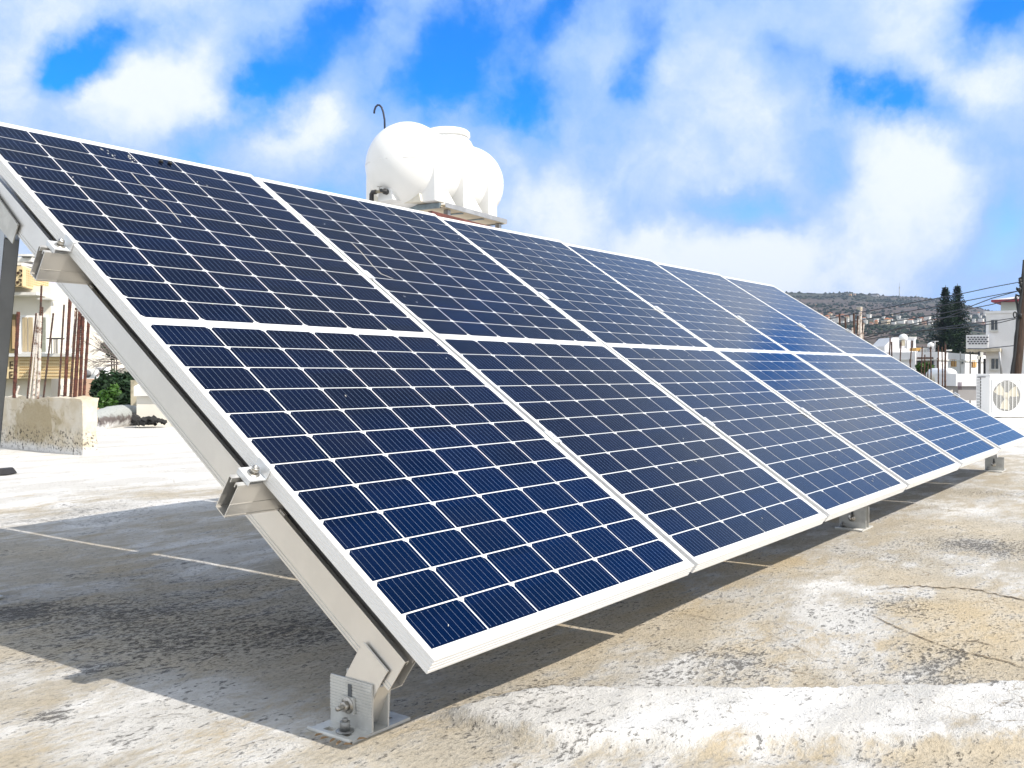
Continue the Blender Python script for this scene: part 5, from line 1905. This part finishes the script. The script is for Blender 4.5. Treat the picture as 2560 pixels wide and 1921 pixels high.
def big_tank():
    c0 = CAM + RX * (-1.25) + FH * 11.25
    axis = (RX * .50 + FH * .866).normalized()
    zc = 3.18
    sd = axis.cross(Vector((0, 0, 1))).normalized()      # towards camera-right side
    t = thing("water_tank", (c0.x + axis.x * .7, c0.y + axis.y * .7, 2.68), "big glossy white horizontal water tank on a steel stand above the panels", "water tank")
    O = at_origin(t)
    L = 1.30

    def rad(s):                                           # s along the axis
        if s < 0:
            return .52 * math.sqrt(max(0, 1 - (s / .46) ** 2)) ** 1
        if s > L:
            return .50 * math.sqrt(max(0, 1 - ((s - L) / .46) ** 2))
        return .52 - .02 * s / L - .055 * math.sin(math.pi * s / L) ** 2
    prof = []
    for k in range(41):
        a = -math.cos(math.pi * k / 40)
        s = -.46 + (L + .92) * (k / 40) if False else (-.46 + (L + .92) * (a + 1) / 2)
        prof.append((max(rad(s), .0) if 0 < k < 40 else 0.0, s))
    MB().lathe(prof, (c0.x, c0.y, zc), axis, 56, ref=(0, 0, 1)).build("tank_body", PVC, t, O)
    # moulded seam
    sm = MB()
    for sg in (-1, 1):
        pts = []
        for k in range(41):
            s = -.459 + (L + .918) * k / 40
            r = rad(s) + .001
            pts.append(Vector((c0.x, c0.y, zc)) + axis * s + sd * r * sg)
        sm.tube(pts, .0035, 5)
    sm.build("mould_seam", mat("seam_plastic", (.68, .67, .66), .5), t, O)
    # neck and lid
    nc = Vector((c0.x, c0.y, zc)) + axis * .86
    MB().lathe([(.36, .28), (.335, .40), (.30, .47), (.265, .49), (.255, .53)], nc, (0, 0, 1), 40).build("neck", PVC, t, O)
    lid = MB()
    lid.lathe([(.255, .525), (.285, .53), (.29, .545), (.285, .56), (.278, .562), (.278, .59), (.262, .607), (0, .615)], nc, (0, 0, 1), 40)
    for k in range(24):
        a = k / 24 * 6.283
        p = nc + Vector((math.cos(a) * .279, math.sin(a) * .279, .576))
        lid.box((-.006, -.006, -.012), (.006, .006, .012), 0, Matrix.Translation(p) @ Matrix.Rotation(a, 4, "Z"))
    lid.build("lid", PVC, t, O)
    # moulded saddle feet: four ribs down each flank, wedge between
    for sg in (1, -1):
        for s in (-.05, .56, 1.14):
            w = .10
            ring = [(.495, .06), (.508, -.10), (.510, -.475), (.30, -.475), (.20, -.40), (.40, -.1)]
            P = [Vector((c0.x, c0.y, zc)) + axis * (s - w) + sd * (a * sg) + Vector((0, 0, b)) for a, b in ring]
            MB().prism(P, axis * (2 * w)).build("moulded_foot", PVC, t, O, bevel=.012)
            if s < 1.1:
                wd = MB()
                cpt = Vector((c0.x, c0.y, zc)) + axis * (s + .3) + sd * (.36 * sg) + Vector((0, 0, -.375))
                wd.hexa([cpt + axis * -.13 + sd * -.1 * sg + Vector((0, 0, -.1)), cpt + axis * .13 + sd * -.1 * sg + Vector((0, 0, -.1)), cpt + axis * .13 + sd * .1 * sg + Vector((0, 0, -.1)), cpt + axis * -.13 + sd * .1 * sg + Vector((0, 0, -.1)),
                         cpt + axis * -.02 + sd * -.1 * sg + Vector((0, 0, .12)), cpt + axis * .02 + sd * -.1 * sg + Vector((0, 0, .12)), cpt + axis * .02 + sd * .03 * sg + Vector((0, 0, .10)), cpt + axis * -.02 + sd * .03 * sg + Vector((0, 0, .10))])
                wd.build("moulded_web", PVC, t, O)
    # end feet and outlet boss on the near dome
    e0 = Vector((c0.x, c0.y, zc))
    for (lat, w_, h0, h1) in ((-.36, .10, -.475, -.26), (.20, .13, -.475, -.27)):
        P = [e0 - axis * .18 + sd * (lat - w_) + Vector((0, 0, h0)), e0 - axis * .18 + sd * (lat + w_) + Vector((0, 0, h0)), e0 - axis * .18 + sd * (lat + w_ * .6) + Vector((0, 0, h1)), e0 - axis * .18 + sd * (lat - w_ * .6) + Vector((0, 0, h1))]
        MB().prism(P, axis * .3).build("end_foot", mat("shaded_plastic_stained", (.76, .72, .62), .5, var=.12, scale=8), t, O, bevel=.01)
    P = [e0 - axis * .36 + sd * a + Vector((0, 0, b)) for a, b in ((-.17, -.46), (.07, -.46), (.02, -.28), (-.14, -.28))]
    MB().prism(P, axis * .25).build("outlet_boss", PVC, t, O, bevel=.012)
    vc = e0 - axis * .37 + sd * -.03 + Vector((0, 0, -.36))
    vm = MB()
    vm.lathe([(.034, -.02), (.034, .035), (.02, .04), (.02, .1)], vc, -axis, 14)
    vm.build("valve_nut", BLK, t, O)
    v2 = MB()
    v2.tube([vc - axis * .05, vc - axis * .05 - sd * .13], .020, 10)
    v2.build("brass_valve", mat("dull_brass", (.30, .27, .20), .4, .6), t, O)
    v3 = MB()
    e = vc - axis * .05 - sd * .13
    v3.tube([e + sd * .02, e - sd * .03, e - sd * .045 + Vector((0, 0, -.02)), e - sd * .045 + Vector((0, 0, -.30))], .027, 12)
    v3.build("outlet_elbow", BLK, t, O)
    v4 = MB()
    v4.tube([e + sd * .07 + Vector((0, 0, .02)), e + sd * .07 + Vector((0, 0, .045)), e + sd * .10 + Vector((0, 0, .055)), e + sd * .04 + Vector((0, 0, .058))], .006, 6)
    v4.build("valve_lever", STAIN, t, O)
    # black vent hose like a walking stick
    vpnts = [at(x, y, 11.2) for (x, y) in ((962, 325), (961.5, 300), (958, 280), (954, 269), (949, 263.5), (944, 263), (939, 268), (936, 277), (935.5, 284))]
    MB().tube(vpnts, .012, 10).build("vent_hose", mat("navy_hose", (.02, .03, .06), .5), t, O)
    # stand
    stn = thing("tank_stand", (c0.x + axis.x * .7, c0.y + axis.y * .7, -.05), "galvanised angle frame and brown steel stand carrying the big water tank", "stand")
    S = at_origin(stn)
    zt = zc - .48

    def P(s, l, z):
        return Vector((c0.x, c0.y, z)) + axis * s + sd * l
    for l in (.56, -.56):
        an = MB()
        an.hexa([P(-.02, l - .002, zt - .055), P(1.40, l - .002, zt - .055), P(1.40, l + .003, zt - .055), P(-.02, l + .003, zt - .055), P(-.02, l - .002, zt), P(1.40, l - .002, zt), P(1.40, l + .003, zt), P(-.02, l + .003, zt)])
        an.build("side_angle", GREYM, stn, S)
    for s in (-.06, .42, .9, 1.36):
        an = MB()
        an.hexa([P(s, -.56, zt - .062), P(s, .50, zt - .062), P(s + .04, .50, zt - .062), P(s + .04, -.56, zt - .062), P(s, -.56, zt - .004), P(s, .50, zt - .004), P(s + .04, .50, zt - .004), P(s + .04, -.56, zt - .004)])
        an.build("cross_angle", mat("old_galvanised", (.26, .32, .36), .5, .5, var=.3, scale=7), stn, S)
    pl = MB()
    pl.hexa([P(-.05, -.54, zt - .050), P(1.45, -.54, zt - .050), P(1.45, .52, zt - .050), P(-.05, .52, zt - .050), P(-.05, -.54, zt - .044), P(1.45, -.54, zt - .044), P(1.45, .52, zt - .044), P(-.05, .52, zt - .044)])
    pl.build("deck_board", mat("cream_board", (.66, .58, .44), .8, var=.1, scale=4), stn, S)
    for (s, l) in ((.12, .47), (1.30, .47), (.12, -.47), (1.30, -.47)):
        MB().hexa([P(s, l - .03, zt - .12), P(s + .06, l - .03, zt - .12), P(s + .06, l + .03, zt - .12), P(s, l + .03, zt - .12), P(s, l - .03, zt - .06), P(s + .06, l - .03, zt - .06), P(s + .06, l + .03, zt - .06), P(s, l + .03, zt - .06)]).build("spacer", GREYM, stn, S)
    for l in (.47, -.47):
        br = MB()
        br.hexa([P(-.2, l - .03, zt - .185), P(1.6, l - .03, zt - .185), P(1.6, l + .03, zt - .185), P(-.2, l + .03, zt - .185), P(-.2, l - .03, zt - .122), P(1.6, l - .03, zt - .122), P(1.6, l + .03, zt - .122), P(-.2, l + .03, zt - .122)])
        br.build("brown_beam", BROWNM, stn, S)
    for s in (-.05, 1.42):
        br = MB()
        br.hexa([P(s, -.44, zt - .18), P(s, .44, zt - .18), P(s + .05, .44, zt - .18), P(s + .05, -.44, zt - .18), P(s, -.44, zt - .13), P(s, .44, zt - .13), P(s + .05, .44, zt - .13), P(s + .05, -.44, zt - .13)])
        br.build("brown_cross_beam", BROWNM, stn, S)
    for (s, l) in ((0, .47), (1.45, .47), (0, -.47), (1.45, -.47)):
        MB().hexa([P(s - .03, l - .03, -.06), P(s + .03, l - .03, -.06), P(s + .03, l + .03, -.06), P(s - .03, l + .03, -.06), P(s - .03, l - .03, zt - .186), P(s + .03, l - .03, zt - .186), P(s + .03, l + .03, zt - .186), P(s - .03, l + .03, zt - .186)]).build("stand_leg", BROWNM, stn, S)


big_tank()

# ------------------------------------------------------------------ air
if True:
    mb = MB().box((-1000, -1000, -8), (2100, 2100, 190))
    m = bpy.data.materials.new("air")
    m.use_nodes = True
    T = NT(m.node_tree)
    vol = T.n("ShaderNodeVolumePrincipled", {"Color": (.60, .74, 1.0, 1), "Density": .00016, "Anisotropy": .2})
    T.t.links.new(vol.outputs[0], T.n("ShaderNodeOutputMaterial").inputs[1])
    tag(mb.build("haze", m), kind="stuff")
